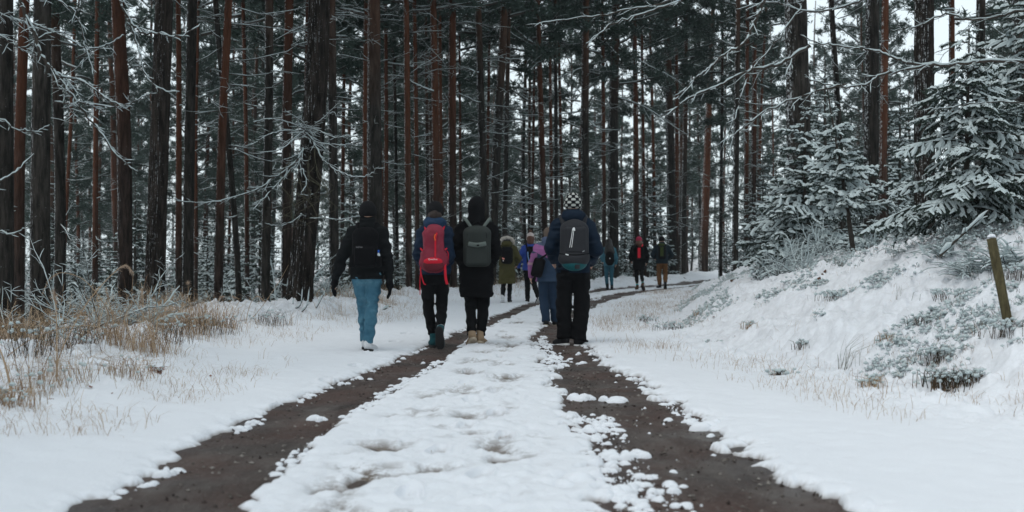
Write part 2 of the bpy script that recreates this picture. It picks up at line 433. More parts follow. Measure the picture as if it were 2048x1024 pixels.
def snow_clumps():
    """loose lumps of snow left standing on the bare wheel tracks"""
    mb = MB(); rr = np.random.RandomState(5)
    # unit lump
    nu, nv = 9, 4
    a = np.linspace(0, 2*math.pi, nu, endpoint=False); b = np.linspace(0, math.pi/2, nv)
    def lump(x, y, z, r, h):
        k = 1+0.55*rr.rand(nu)-0.27
        rows = [(math.cos(bb), math.sin(bb)) for bb in b[:-1]]
        V = []
        for c_, s_ in rows:
            V += [(x+r*c_*k[q]*math.cos(a[q])*1.2, y+r*c_*k[q]*math.sin(a[q]), z-0.012+h*s_) for q in range(nu)]
        V.append((x, y, z-0.012+h)); F4 = []; F3 = []
        for p in range(nv-2):
            for q in range(nu): F4.append((p*nu+q, p*nu+(q+1) % nu, (p+1)*nu+(q+1) % nu, (p+1)*nu+q))
        for q in range(nu): F3.append(((nv-2)*nu+q, (nv-2)*nu+(q+1) % nu, (nv-1)*nu))
        mb.add(V, F4); n = len(V); mb.n -= 0
        mb.F.setdefault((3, 0), []).append(np.array(F3)+mb.n-n)
    pts = []
    for k in range(7500):
        y = 4.2+26*rr.rand()**1.9
        which = rr.rand()
        if which < 0.30: c, h, e = xl(y), hl(y), 0.72+0.35*rr.rand(); s = 1 if rr.rand() < .72 else -1
        else: c, h, e = xr(y), hr(y), 1.05-0.75*rr.rand()**1.1; s = -1 if rr.rand() < .78 else 1
        if which > 0.3 and s > 0: e = 0.85+0.25*rr.rand()
        x = c+s*h*e
        if which > 0.94: x = c+h*(2*rr.rand()-1)
        if fb2(np.array([x*1.5]), np.array([y*0.8]), 90)[0] < 0.44+0.1*rr.rand(): continue
        if y < 7 and rr.rand() < .55: continue
        if abs(x-c) > h*0.97 and rr.rand() < .5: continue
        r = 0.004+0.034*rr.rand()**4
        for q in range(1 if r < .02 else rr.randint(1, 4)):
            pts.append((x+rr.randn()*r*q, y+rr.randn()*r*q, r*(1-.15*q)))
    X = np.array(pts); Z = ground(X[:, 0], X[:, 1])
    for (x, y, r), z in zip(pts, Z): lump(x, y, z+0.002, r, r*(0.45+0.4*rr.rand())+0.012)
    for (px, py, r) in [(335, 948, .05), (190, 995, .06), (640, 842, .06), (300, 972, .035), (1235, 915, .06), (1265, 912, .05), (1165, 800, .08), (1225, 803, .07), (1205, 850, .04), (1240, 1000, .05), (1420, 860, .09), (1385, 845, .05), (1135, 970, .10), (1225, 985, .07)]:
        x, y = gp(px, py)
        for q in range(5): lump(x+rr.randn()*r*.6, y+rr.randn()*r*.6, g1(x, y)+.004, r*(.4+.5*rr.rand()), r*.6*(.6+.5*rr.rand())+.012)
    obj('snow_clumps', mb.mesh('snow_clumps', [M_SNOW]), kind='stuff')
    n = 5200; y = 4.3+15*rr.rand(n)**1.6; s = rr.rand(n) < .4; u = rr.rand(n)*2-1
    x = np.where(s, xl(y)+hl(y)*u*1.05, xr(y)+hr(y)*u*1.05); z = ground(x, y)+.002; r = .003+.012*rr.rand(n)**3
    o = np.array([(1, 0, 0), (0, 1, 0), (-1, 0, 0), (0, -1, 0), (0, 0, .8), (0, 0, -.6)]); j = o[None]*(.6+.8*rr.rand(n, 6, 1)); V = np.stack([x, y, z], 1)[:, None]+j*r[:, None, None]
    f = np.array([(0, 1, 4), (1, 2, 4), (2, 3, 4), (3, 0, 4), (1, 0, 5), (2, 1, 5), (3, 2, 5), (0, 3, 5)]); F = (f[None]+np.arange(n)[:, None, None]*6).reshape(-1, 3)
    gm = NT('gravel'); g = gm.n('ShaderNodeNewGeometry'); gm.col(gm.ramp(g.outputs['Random Per Island'], [(0, (.03, .02, .018)), (.6, (.10, .085, .075)), (1, (.24, .22, .20))])); gm.rough(.85, .2)
    obj('gravel', make_mesh('gravel', V, [F], [gm.m], smooth=False), kind='stuff')
snow_clumps()
# ------------------------------------------------------------------ trees
def rdir(rr, az=None, el=0.0):
    az = rr.rand()*2*math.pi if az is None else az
    return np.array([math.cos(az)*math.cos(el), math.sin(az)*math.cos(el), math.sin(el)])

def trunk_mesh(P, rad, n=14, rings=34, relief=0.05, flare=0.35, seed=0, mat=M_BARK, cap_snow=False):
    """P: path points from the base up; rad: radii at the same points"""
    C = catmull(P, 5); L = np.r_[0, np.cumsum(np.linalg.norm(np.diff(C, axis=0), axis=1))]
    s = np.linspace(0, 1, rings)**1.25*L[-1]
    C2 = np.stack([np.interp(s, L, C[:, i]) for i in range(3)], 1)
    Lp = np.linspace(0, L[-1], len(P)); r = np.interp(s, np.interp(np.arange(len(P)), np.arange(len(P)), Lp), rad)
    r = r*(1+flare*np.exp(-s/0.35))
    V, F = tube(C2, r, n)
    a = np.tile(np.arange(n), rings)*2*math.pi/n; z = np.repeat(s, n)
    fq = n/6 if n < 60 else 11.0
    ridg = 1-np.abs(2*vn3(np.cos(a)*fq+50, np.sin(a)*fq+50, z*3.2+seed, seed)-1)
    lob = np.sin(a*5+seed)*0.10*np.exp(-z/0.3)
    k = 1+relief*(ridg-0.6)*1.6+0.04*(vn3(np.cos(a)+9, np.sin(a)+9, z*0.8, seed+3)-.5)+lob
    ctr = np.repeat(C2, n, axis=0)
    V = ctr+(V-ctr)*k[:, None]
    return make_mesh('trunk', V, [F], [mat])

def snow_tube(mb, C, r, load=1.0, n=5, gap=0.15, rr=NR, m=1):
    """a ridge of snow lying along the upper side of a branch"""
    C = np.asarray(C); k = len(C)
    q = (0.7+0.6*rr.rand(k))*(rr.rand(k) > gap*0.6)
    w = np.maximum(r*0.85+0.0024, 0.003)*load*np.clip(q, 0.0, None)+0.0006
    w[0] *= .3; w[-1] *= .4
    V, F = tube(C, w, n, up=r*0.75+w*0.55, squash=0.85); mb.add(V, F, m)

def twiggy(mb, C, r0, r1, rr, level, spacing, length, droop=0.1, load=1.0, sides=5, ang=0.9, flat=0.35, snow=True, minlen=0.08):
    """branch along curve C with alternating side twigs, each capped with snow"""
    C = np.asarray(C, dtype=float); k = len(C)
    r = np.linspace(r0, r1, k)
    V, F = tube(C, r, sides); mb.add(V, F, 0)
    if snow: snow_tube(mb, C, r, load, 5 if level > 0 else 4, 0.2, rr)
    if level <= 0: return
    L = np.r_[0, np.cumsum(np.linalg.norm(np.diff(C, axis=0), axis=1))]
    s = L[-1]*0.12+rr.rand()*spacing; side = 1
    while s < L[-1]*0.98:
        p = np.array([np.interp(s, L, C[:, i]) for i in range(3)])
        j = min(k-2, int(np.searchsorted(L, s))-1); j = max(j, 0)
        T = C[j+1]-C[j]; T /= np.linalg.norm(T)+1e-9
        N = np.cross(T, [0, 0, 1.0]); nn = np.linalg.norm(N); N = N/nn if nn > .1 else rdir(rr)
        side = -side; a = ang*(0.7+0.6*rr.rand())
        d = T*math.cos(a)+side*N*math.sin(a)+np.array([0, 0, rr.uniform(-flat, flat)])
        d /= np.linalg.norm(d)
        f = s/L[-1]
        ln = length*(1-0.65*f)*(0.45+0.8*rr.rand())
        if ln > minlen:
            m = 5 if ln > .3 else 4; P = [p]; dd = d.copy()
            for q in range(m-1):
                dd = dd+np.array([0, 0, -droop*(0.5-0.25*q)])+rr.randn(3)*0.17; dd /= np.linalg.norm(dd); P.append(P[-1]+dd*ln/(m-1))
            twiggy(mb, np.array(P), max(r0*(1-f)*0.5, 0.0028), 0.0018, rr, level-1, spacing*0.75, ln*0.5, droop, load, 4 if level > 1 else 3, ang, flat, snow, minlen)
        s += spacing*(0.6+0.8*rr.rand())

def dead_branches(rr, z0, z1, n, L=1.8, fine=True, rad=0.12):
    mb = MB()
    for k in range(n):
        z = z0+(z1-z0)*rr.rand(); az = rr.rand()*6.283; ln = L*(0.25+0.75*rr.rand())*(0.6 if rr.rand() < .4 else 1)
        d = rdir(rr, az, rr.uniform(-.15, .35)); p = np.array([0, 0, z])+rdir(rr, az)*rad*0.6; P = [p]
        for q in range(5):
            d = d+rr.randn(3)*0.12+np.array([0, 0, -.06+.05*q]); d /= np.linalg.norm(d); P.append(P[-1]+d*ln/5)
        twiggy(mb, np.array(P), 0.013, 0.003, rr, 1 if fine else 0, 0.22, ln*0.38, 0.1, .72, 3)
    return mb

def tufts(mb, P, D, rr, size, n=8, snowp=0.5):
    """needle tufts: P centres (k,3), D axes (k,3)"""
    k = len(P)
    for q in range(n):
        v = rr.randn(k, 3)*0.75+D*0.7; v /= np.linalg.norm(v, axis=1)[:, None]
        w = np.cross(v, rr.randn(k, 3)); w /= np.linalg.norm(w, axis=1)[:, None]+1e-9
        s = size*(0.7+0.6*rr.rand(k))[:, None]
        b = P+v*s*0.12
        V = np.stack([b-w*s*0.10, b+w*s*0.10, P+v*s], 1).reshape(-1, 3)
        F = np.arange(3*k).reshape(-1, 3); mb.add(V, F, 0)
    m = rr.rand(k) < snowp; Q = P[m]; kk = len(Q)
    if kk == 0: return
    for q in range(2):
        v = D[m]*0.8+rr.randn(kk, 3)*0.5; v[:, 2] *= 0.3; v /= np.linalg.norm(v, axis=1)[:, None]
        w = np.cross(v, np.array([0, 0, 1.0])); w /= np.linalg.norm(w, axis=1)[:, None]+1e-9
        s = size*(0.5+0.5*rr.rand(kk))[:, None]; b = Q+np.array([0, 0, size*0.28])
        V = np.stack([b-v*s*0.5, b-w*s*0.2+[0, 0, -.01], b+v*s*0.6, b+w*s*0.2+[0, 0, -.01]], 1).reshape(-1, 3)
        mb.add(V, np.arange(4*kk).reshape(-1, 4), 1)

def pine_crown(seed, z0=9.0, z1=21.0, rad=2.4, limbs=26, tsize=0.22, dens=1.0):
    rr = np.random.RandomState(seed); mb = MB(); PP = []; DD = []
    for k in range(limbs):
        f = (k+rr.rand())/limbs; z = z0+(z1-z0)*f
        ln = rad*(0.35+0.65*math.sin(math.pi*(0.15+0.8*f)))*(0.6+0.6*rr.rand())
        d = rdir(rr, k*2.4+rr.rand(), rr.uniform(-.1, .35)+0.5*f); P = [np.array([0, 0, z])]
        for q in range(5):
            d = d+rr.randn(3)*.12; d /= np.linalg.norm(d); P.append(P[-1]+d*ln/5)
        P = np.array(P); V, F = tube(P, np.linspace(.045, .012, 6), 4); mb.add(V, F, 2)
        V, F = tube(P, np.linspace(.03, .012, 6), 3, up=.04); mb.add(V, F, 1)
        for q in range(int(9*dens)):
            t = 0.3+0.75*rr.rand(); a = min(4, int(t*5)); p = P[a]+(P[a+1]-P[a])*min(1, t*5-a)
            d2 = rdir(rr, None, rr.uniform(-.2, .7))*0.7+d*0.6; l2 = 0.5*(1.1-.5*t)*(0.4+rr.rand())
            e = p+d2*l2; V, F = tube(np.array([p, (p+e)/2+rr.randn(3)*.03, e]), [.012, .009, .006], 3); mb.add(V, F, 2)
            for u in range(5):
                PP.append(p+(e-p)*(0.35+0.7*rr.rand())+rr.randn(3)*0.11); DD.append(d2/np.linalg.norm(d2))
    tufts(mb, np.array(PP), np.array(DD), rr, tsize, 9, 0.34)
    return mb

def shoots(mb, A, B, rr, nl=0.032, per=0.02, load=1.0, width=1.0, sp=0.62):
    """needled shoots from A to B (k,3 each) with needles as real slivers and a snow ridge on top"""
    A = np.asarray(A); B = np.asarray(B); D = B-A; L = np.linalg.norm(D, axis=1); D = D/L[:, None]
    idx = np.repeat(np.arange(len(A)), np.maximum(3, (L/per).astype(int)))
    t = rr.rand(len(idx)); base = A[idx]+(B-A)[idx]*t[:, None]
    v = rr.randn(len(idx), 3); v[:, 2] = v[:, 2]*0.8-0.15
    ax = D[idx]; v = v-ax*np.sum(v*ax, 1)[:, None]; v /= np.linalg.norm(v, axis=1)[:, None]+1e-9
    d = v*0.85+ax*0.6; d /= np.linalg.norm(d, axis=1)[:, None]
    w = np.cross(d, rr.randn(len(idx), 3)); w /= np.linalg.norm(w, axis=1)[:, None]+1e-9
    s = nl*(0.7+0.5*rr.rand(len(idx)))[:, None]
    V = np.stack([base-w*s*0.13*width, base+w*s*0.13*width, base+d*s], 1).reshape(-1, 3)
    mb.add(V, np.arange(len(V)).reshape(-1, 3), 0)
    # snow ridges
    k = len(A); m = rr.rand(k) < sp; A2, B2, D2 = A[m], B[m], D[m]; k = len(A2)
    if load <= 0 or k == 0: return
    N = np.cross(D2, [0, 0, 1.0]); N /= np.linalg.norm(N, axis=1)[:, None]+1e-9
    U = np.array([0, 0, 1.0])
    ts = np.array([0.02, 0.3, 0.62, 1.04]); ws = np.array([0.35, 1.0, 0.95, 0.25])
    rows = []
    for ti, wi in zip(ts, ws):
        c = A2+(B2-A2)*ti; wv = (0.011+0.010*rr.rand(k))[:, None]*wi*load*(nl/0.032)
        up = U*(nl*0.18)
        rows.append(np.stack([c+up-N*wv, c+up+U*wv*0.95-N*wv*.3, c+up+U*wv*0.85+N*wv*.45, c+up+N*wv], 1))
    W = np.stack(rows, 1)                      # k,4rows,4pts,3
    V = W.reshape(-1, 3); F = []
    for r_ in range(3):
        for c_ in range(4):
            c2 = (c_+1) % 4; F.append((r_*4+c_, r_*4+c2, (r_+1)*4+c2, (r_+1)*4+c_))
    F = np.array(F)[None]+np.arange(k)[:, None, None]*16
    mb.add(V, F.reshape(-1, 4), 1)

def spruce_branch(L, rr, nl=0.032, per=0.02, load=1.0, step=0.07, droop=0.35, width=1.0, sp=.62, arch=.1, hang=0.0):
    """branch along +x, returned as a builder: needles 0, snow 1, wood 2"""
    mb = MB(); k = 9; t = np.linspace(0, 1, k)
    C = np.c_[L*t, 0.05*L*np.sin(t*3+rr.rand()*6), -droop*L*(t**1.8)+0.14*L*t**4+arch*L*t]
    V, F = tube(C, np.linspace(0.004+0.008*L, 0.003, k), 4); mb.add(V, F, 2)
    A, B = [], []
    for i in range(k-1): A.append(C[i] if i else C[0]+0.4*(C[1]-C[0])); B.append(C[i+1])
    s = 0.12*L; side = 1
    while s < L*0.97:
        f = s/L; p = np.array([np.interp(f, t, C[:, i]) for i in range(3)]); side = -side
        l1 = (0.42*L*(1-f)**0.8+0.05)*(0.75+0.5*rr.rand())*min(1, 0.5+2*f)
        a = math.radians(rr.uniform(42, 62)); d = np.array([math.cos(a), side*math.sin(a), -0.22-0.25*rr.rand()+.1*f-hang]); d /= np.linalg.norm(d)
        n = max(1, int(l1/0.16)); q0 = p
        for q in range(n):
            d = d+np.array([0.05, 0, -0.07+.06*q/n]); d /= np.linalg.norm(d); q1 = q0+d*l1/n; A.append(q0); B.append(q1)
            if l1 > 0.14:
                for ss in (-1, 1):
                    for rep in range(2 if step < .08 else 1):
                        if rr.rand() < .85:
                            lt = min(0.16, l1*0.45)*(0.6+0.5*rr.rand())*(1-0.3*q/n)
                            u = np.array([d[0]*0.75-ss*d[1]*0.65, d[1]*0.75+ss*d[0]*0.65, d[2]-.12]); u /= np.linalg.norm(u)
                            st = q0+(q1-q0)*(rr.rand()); A.append(st); B.append(st+u*lt)
            q0 = q1
        s += step*(0.7+0.6*rr.rand())
    shoots(mb, A, B, rr, nl, per, load, width, sp)
    return mb

def spruce_tree(seed, H, Rad, nvar=6, nl=0.032, per=0.02, load=1.0, step=0.07, wh=0.22, droop=0.35, lowest=0.08, lean=(0, 0), per_wh=6, width=1.0, sparse=0.0, prof=None, sp=.62, arch=.1, hang=0.0):
    """returns (trunk mesh, crown builder)"""
    rr = np.random.RandomState(seed); mb = MB()
    var = [spruce_branch(Rad*(0.3+0.75*i/(nvar-1)), rr, nl, per, load, step, droop, width, sp, arch, hang) for i in range(nvar)]
    lens = [Rad*(0.3+0.75*i/(nvar-1)) for i in range(nvar)]
    z = H*lowest
    while z < H*0.985:
        f = z/H
        base = (1-f)**0.85*Rad if prof is None else prof(f)*Rad
        nb = max(3, int(per_wh*(0.5+0.5*(1-f))+rr.rand()))
        a0 = rr.rand()*6.28
        for b in range(nb):
            if rr.rand() < sparse: continue
            ln = max(base*(0.7+0.45*rr.rand()), 0.06); i = int(np.argmin([abs(l-ln) for l in lens])); s = ln/lens[i]
            az = a0+b*6.283/nb+rr.uniform(-.35, .35); el = 0.25*f+0.35*max(0, f-0.7)+rr.uniform(-.12, .12)
            zz = z+rr.uniform(-.4, .4)*wh
            M = Matrix.Translation((lean[0]*zz/H, lean[1]*zz/H, zz))@Matrix.Rotation(az, 4, 'Z')@Matrix.Rotation(-el, 4, 'Y')@Matrix.Rotation(rr.uniform(-.4, .4), 4, 'X')@Matrix.Scale(s, 4)
            mb.merge(var[i], M)
        z += wh*(0.75+0.5*rr.rand())*(1-0.35*f)
    top = np.array([lean[0], lean[1], H]); shoots(mb, [top-np.array([0, 0, .25])], [top+np.array([0, 0, .02])], rr, nl, per, load, width)
    rb = 0.012+0.011*H
    P = [(0, 0, -0.2), (lean[0]*.4, lean[1]*.4, H*.4), (lean[0], lean[1], H)]
    tm = trunk_mesh(P, [rb, rb*.65, .006], 9, 16, 0.03, 0.2, seed, M_TWIG)
    return tm, mb

# ---- shared crowns
CROWN_MATS = [M_PINE, M_TWSNOW, M_TWIG]
crowns = [pine_crown(100+i, 8.0+R.uniform(-1.5, 1.5), 20+R.uniform(-1, 2), 2.3+R.uniform(-.3, .9), 40, .24, 1.1).mesh('crown', CROWN_MATS, False) for i in range(6)]
rrd = np.random.RandomState(3)
deadsets = [dead_branches(rrd, 1.6+R.uniform(0, 1.5), 9.5, 20, 1.9).mesh('dead_branches', [M_TWIG, M_TWSNOW], True) for i in range(5)]
deadfar = [dead_branches(rrd, 1.2, 10.5, 30, 2.1, True).mesh('dead_branches', [M_TWIG, M_TWSNOW], True) for i in range(4)]

# ---- trees placed one by one: x of stem at rows 0 / 250 / 500, width px, distance, bark, name of look, label
G = 'grey'; RD = 'red'; HE = 'hero'
TREES = [
 (18, 14, 12, 34, 17.5, G, 'dark pine stem cut by the left edge of the view'),
 (52, 42, 38, 26, 22, RD, 'reddish dark pine just right of the stem at the left edge'),
 (88, 78, 80, 42, 15.5, G, 'thick dark pine beside the tall arching grass on the left'),
 (108, 118, 120, 25, 25, G, 'slimmer grey pine close behind the thick dark pine on the left'),
 (150, 140, 128, 9, 38, RD, 'very thin leaning pine between the two left pine groups'),
 (232, 248, 250, 32, 20.5, RD, 'forked-looking reddish pine above the snowy leaning twig tangle'),
 (195, 190, 190, 13, 33, RD, 'thin brown pine left of the forked-looking reddish pine'),
 (328, 320, 310, 40, 16.4, HE, 'dark deeply furrowed pine with a snow-flecked foot on the left bank edge'),
 (355, 356, 357, 15, 27, RD, 'narrow red-brown pine touching the right side of the furrowed left pine'),
 (384, 379, 376, 25, 21, G, 'smooth grey-brown pine second to the right of the furrowed left pine'),
 (396, 393, 392, 9, 33, RD, 'slim pine hugging the smooth grey-brown pine'),
 (458, 447, 438, 20, 21.5, RD, 'pine with a red upper stem and dark foot left of the leaning stem'),
 (430, 455, 474, 14, 23, G, 'dark stem leaning down to the right beside the red-topped pine'),
 (486, 491, 494, 11, 32, RD, 'thin orange-red pine right of the leaning stem'),
 (540, 536, 531, 21, 24, G, 'straight grey pine midway between the leaning stem and the big roadside pine'),
 (577, 575, 573, 23, 25, RD, 'orange-topped pine just left of the big roadside pine'),
 (638, 634, 603, 50, 19.0, HE, 'big furrowed roadside pine with snowy roots and frosted dead boughs'),
 (662, 664, 668, 22, 25, G, 'pine half hidden behind the right flank of the big roadside pine'),
 (616, 611, 606, 12, 34, RD, 'bright orange thin pine behind the left flank of the big roadside pine'),
 (690, 686, 684, 10, 36, RD, 'thin red pine in the gap left of the hiker in jeans'),
 (747, 748, 751, 34, 22, G, 'thick grey pine standing right behind the hiker in jeans'),
 (732, 731, 732, 14, 30, RD, 'reddish pine peeping out left of the thick grey pine behind the jeans hiker'),
 (771, 773, 772, 11, 34, RD, 'thin red pine right of the thick grey pine behind the jeans hiker'),
 (786, 790, 794, 9, 38, G, 'thin dark crooked pine left of the hiker with the red backpack'),
 (813, 815, 817, 15, 27, RD, 'red-brown pine above the left shoulder of the red backpack hiker'),
 (828, 832, 834, 11, 30, RD, 'thinner pine paired with the red-brown pine left of the red backpack hiker'),
 (851, 854, 856, 9, 37, G, 'slim dark pine over the black beanie of the red backpack hiker'),
 (866, 871, 874, 18, 25, RD, 'brick-red pine rising behind the red backpack hiker'),
 (879, 881, 883, 9, 34, RD, 'slim red pine clasped behind the brick-red pine'),
 (905, 904, 905, 19, 24, RD, 'sturdy brown pine between the red backpack hiker and the hooded hiker'),
 (918, 920, 921, 8, 40, RD, 'thin orange pine left of the hooded hiker'),
 (956, 963, 972, 19, 24.5, G, 'pale grey pine directly above the black hood, leaning right towards its foot'),
 (980, 976, 973, 8, 40, RD, 'thin red pine between the pale grey pine and the dark left-leaning pine'),
 (1010, 996, 984, 21, 25.5, G, 'dark pine leaning left towards its foot, right of the hooded hiker'),
 (1018, 1013, 1008, 12, 33, G, 'pine rising from behind the olive parka hiker'),
 (1070, 1067, 1063, 7, 44, RD, 'very thin orange pine over the beige bobble hat'),
 (1075, 1082, 1090, 15, 33, RD, 'red-brown pine over the hiker in the bright blue jacket'),
 (1061, 1059, 1058, 8, 46, G, 'thin grey pine just left of the beige bobble hat'),
 (1099, 1101, 1103, 9, 40, RD, 'first of the thin red pines left of the checkered hat'),
 (1110, 1112, 1112, 10, 38, G, 'dark thin pine left of the checkered hat'),
 (1116, 1121, 1125, 8, 42, RD, 'thin leaning red pine nearest to the checkered hat on its left'),
 (1172, 1169, 1172, 20, 29, G, 'grey pine rising just right of the checkered hat'),
 (1204, 1207, 1208, 10, 43, RD, 'orange pine left of the long-haired hiker in teal'),
 (1232, 1226, 1226, 25, 42, G, 'wide grey pine behind the long-haired hiker in teal'),
 (1268, 1272, 1272, 14, 45, RD, 'dark red pine left behind the hiker with the red hat'),
 (1283, 1286, 1289, 9, 50, RD, 'orange pine over the hiker with the red hat'),
 (1298, 1306, 1310, 8, 52, RD, 'thin orange pine leaning between the red hat and the ochre trousers hikers'),
 (1332, 1340, 1344, 22, 43, G, 'broad grey pine right behind the hiker in ochre trousers'),
 (1352, 1354, 1352, 12, 47, RD, 'brown pine touching the broad grey pine behind the ochre trousers hiker'),
 (1372, 1370, 1366, 13, 46, G, 'dark pine a step right of the ochre trousers hiker'),
 (1427, 1417, 1408, 19, 40, RD, 'rust-red pine standing where the path bends out of sight'),
 (1446, 1443, 1441, 9, 55, G, 'thin pale grey pine right of the rust-red pine at the bend'),
 (1477, 1474, 1470, 14, 31, G, 'lone slim black pine stem at the top of the right bank'),
 (1495, 1494, 1492, 12, 44, RD, 'left one of the orange pine pair right of the slim black stem'),
 (1510, 1508, 1505, 13, 44, RD, 'right one of the orange pine pair right of the slim black stem'),
 (1532, 1520, 1515, 8, 52, RD, 'thin orange pine left of the snowy saplings'),
 (1590, 1596, 1600, 54, 21, G, 'massive dark pine behind the leaning snowy sapling'),
 (1660, 1678, 1684, 14, 30, G, 'slim dark pine right of the massive pine behind the sapling'),
 (1742, 1740, 1742, 33, 22, G, 'thick dark pine between the sapling and the big snowy spruce'),
 (1768, 1766, 1764, 18, 27, RD, 'brown pine touching the right side of the thick pine by the sapling'),
 (1848, 1848, 1850, 42, 18.5, HE, 'broad furrowed pine rising behind the left side of the big snowy spruce'),
 (1905, 1903, 1902, 15, 33, RD, 'thin brown pine behind the tip of the big snowy spruce'),
 (1965, 1962, 1960, 22, 28, G, 'dark pine behind the right half of the big snowy spruce'),
 (2038, 2040, 2042, 28, 20, G, 'dark pine at the right edge behind the snowy spruce'),
]
PLACED = []
TREE_OBJ = {}
for i, (a, b, c, w, D, kind, label) in enumerate(TREES):
    if c < 1440 and not label.startswith('big furrowed'):
        while (c-1024)*D/FPX > ip(LE, D)-0.1: D += 0.5
    dia = w*D/FPX*0.86
    xs = [(q-1024)*D/FPX for q in (a, b, c)]
    zt = [CAMZ+(HY-r)*D/FPX for r in (0, 250, 500)]
    gz = g1(xs[2], D); kx = (xs[2]-xs[1])/(zt[1]-zt[2])*0.6
    bx = xs[2]+kx*(zt[2]-gz)
    kt = max(-0.03, min(0.03, (xs[0]-xs[1])/(zt[0]-zt[1])))
    H = 19+R.uniform(-2, 4)
    # local path relative to the base
    P = [(0, 0, -0.3), (xs[2]-bx, 0, max(0.6, zt[2]-gz)), (xs[1]-bx, R.uniform(-.1, .1), max(zt[1]-gz, 1.6)), (xs[0]-bx, R.uniform(-.1, .1), max(zt[0]-gz, 3.0))]
    while P[-1][2] < H-4:
        q = P[-1]; P.append((q[0]+kt*4+R.uniform(-.05, .05), q[1]+R.uniform(-.08, .08), q[2]+4))
    rr_ = [dia*0.5*(1.07-0.80*min(1, max(0, p[2])/H)**1.3) for p in P]
    PP = np.array(P); sl = np.r_[0, np.cumsum(np.linalg.norm(np.diff(PP, axis=0), axis=1))]
    # even resampling so the taper follows height
    u = np.linspace(0, sl[-1], 9); P2 = np.stack([np.interp(u, sl, PP[:, k]) for k in range(3)], 1); r2 = np.interp(u, sl, rr_)
    t = thing('pine_tree', label, 'tree', (bx, D, gz), 0, 'tall pines standing by the path')
    hero = w >= 30
    mat = {G: M_BARK, RD: M_BARKRED, HE: M_BARKHERO}[kind]
    me = trunk_mesh(P2, r2, 110 if kind == HE else 40 if hero else 14, 260 if kind == HE else 80 if hero else 30, 0.15 if kind == HE else 0.05, 0.5 if hero else 0.25, i, mat)
    obj('trunk', me, t)
    cr = obj('crown', crowns[i % 6], t, (P2[-1][0]*0.8, P2[-1][1]*.8, R.uniform(-1, 2))); cr.rotation_euler = (0, 0, R.uniform(0, 6.28))
    if D > 21:
        db = obj('dead_branches', deadsets[i % 5] if D < 32 else deadfar[i % 4], t, kind='stuff'); db.rotation_euler = (0, 0, R.uniform(0, 6.28)); db.location = (float(np.interp(5, P2[:, 2], P2[:, 0])), 0, R.uniform(0, 1))
    PLACED.append((bx, D)); TREE_OBJ[label[:14]] = (t, P2)

# ---- pines deeper in
protos = []
for v in range(8):
    rr = np.random.RandomState(500+v); H = 21
    dia = [0.22, 0.26, 0.2, 0.3, 0.24, 0.18, 0.28, 0.22][v]
    zz = np.linspace(-.3, H, 8); P = np.c_[np.cumsum(rr.randn(8)*0.09), np.cumsum(rr.randn(8)*0.09), zz]; P[:, :2] -= P[0, :2]
    tm = trunk_mesh(P, dia/2*(1.05-0.8*np.clip(zz/H, 0, 1)**1.3), 8, 20, 0.03, 0.2, v, M_BARKRED if v % 2 else M_BARK)
    protos.append((tm, crowns[v % 6], deadfar[v % 4]))
gl = 'slender pine deep in the snowy forest beyond the hikers'
n = 0; tries = 0
rr = np.random.RandomState(77)
while n < 108 and tries < 9000:
    tries += 1
    D = 38+78*rr.rand()**0.8; u = rr.uniform(-0.56, 0.56); x = u*D
    if x > ip(LE, D)-0.8 and x < ip(RT, D)+1.5: continue
    if D < 48 and x > ip(RT, D): continue
    if any((x-a)**2+(D-b)**2 < 1.3**2 for a, b in PLACED): continue
    PLACED.append((x, D)); tm, cm, dm = protos[rr.randint(8)]
    t = thing('distant_pine', gl, 'tree', (x, D, g1(x, D)), rr.rand()*6.28, 'slender pines deep in the forest')
    s = 0.8+0.45*rr.rand(); t.scale = (s, s, s*(0.9+.15*rr.rand()))
    obj('trunk', tm, t); obj('crown', cm, t, (0, 0, rr.uniform(-5.5, -.5))); obj('dead_branches', dm, t, kind='stuff')
    n += 1
# pines that stand outside the frame: beside and behind the camera (they shade the place)
for k in range(16):
    x = R.choice([-1, 1])*R.uniform(8.5, 22); D = R.uniform(-12, 13)
    if abs(x) < 0.5*D+2.5: continue
    tm, cm, dm = protos[k % 8]
    t = thing('roadside_pine', 'tall pine beside the path outside the left or right edge of the view', 'tree', (x, D, g1(x, D)), R.uniform(0, 6), 'pines outside the view')
    obj('trunk', tm, t); obj('crown', cm, t)

# ---- the wood that closes the view
def far_wood():
    mb = MB(); rr = np.random.RandomState(9)
    base = []
    for v in range(3):
        b = MB(); r2 = np.random.RandomState(60+v); P = []; D = []
        for k in range(360):
            z = 12*r2.rand()**0.9; rad = (2.3 if z > 6 else 1.6)*math.sqrt(r2.rand())
            a = r2.rand()*6.28; 
            if 3.5 < z < 6 and r2.rand() < .4: continue
            P.append((rad*math.cos(a), rad*math.sin(a), z)); D.append((math.cos(a), math.sin(a), .1))
        tufts(b, np.array(P), np.array(D), r2, 0.60, 4, 0.3)
        V, F = tube(np.array([(0, 0, -1), (.1, 0, 9), (0, .1, 13)]), [.16, .12, .05], 5); b.add(V, F, 2)
        base.append(b)
    for k in range(64):
        D = rr.uniform(118, 150); x = (k/63.0*2-1)*0.6*D*1.05+rr.uniform(-2, 2)
        s = rr.uniform(.8, 1.25)
        M = Matrix.Translation((x, D, g1(x, D)-rr.uniform(0, 1)))@Matrix.Rotation(rr.rand()*6.28, 4, 'Z')@Matrix.Scale(s, 4)
        mb.merge(base[k % 3], M)
    obj('distant_wood', mb.mesh('distant_wood', CROWN_MATS, False), kind='stuff')
far_wood()

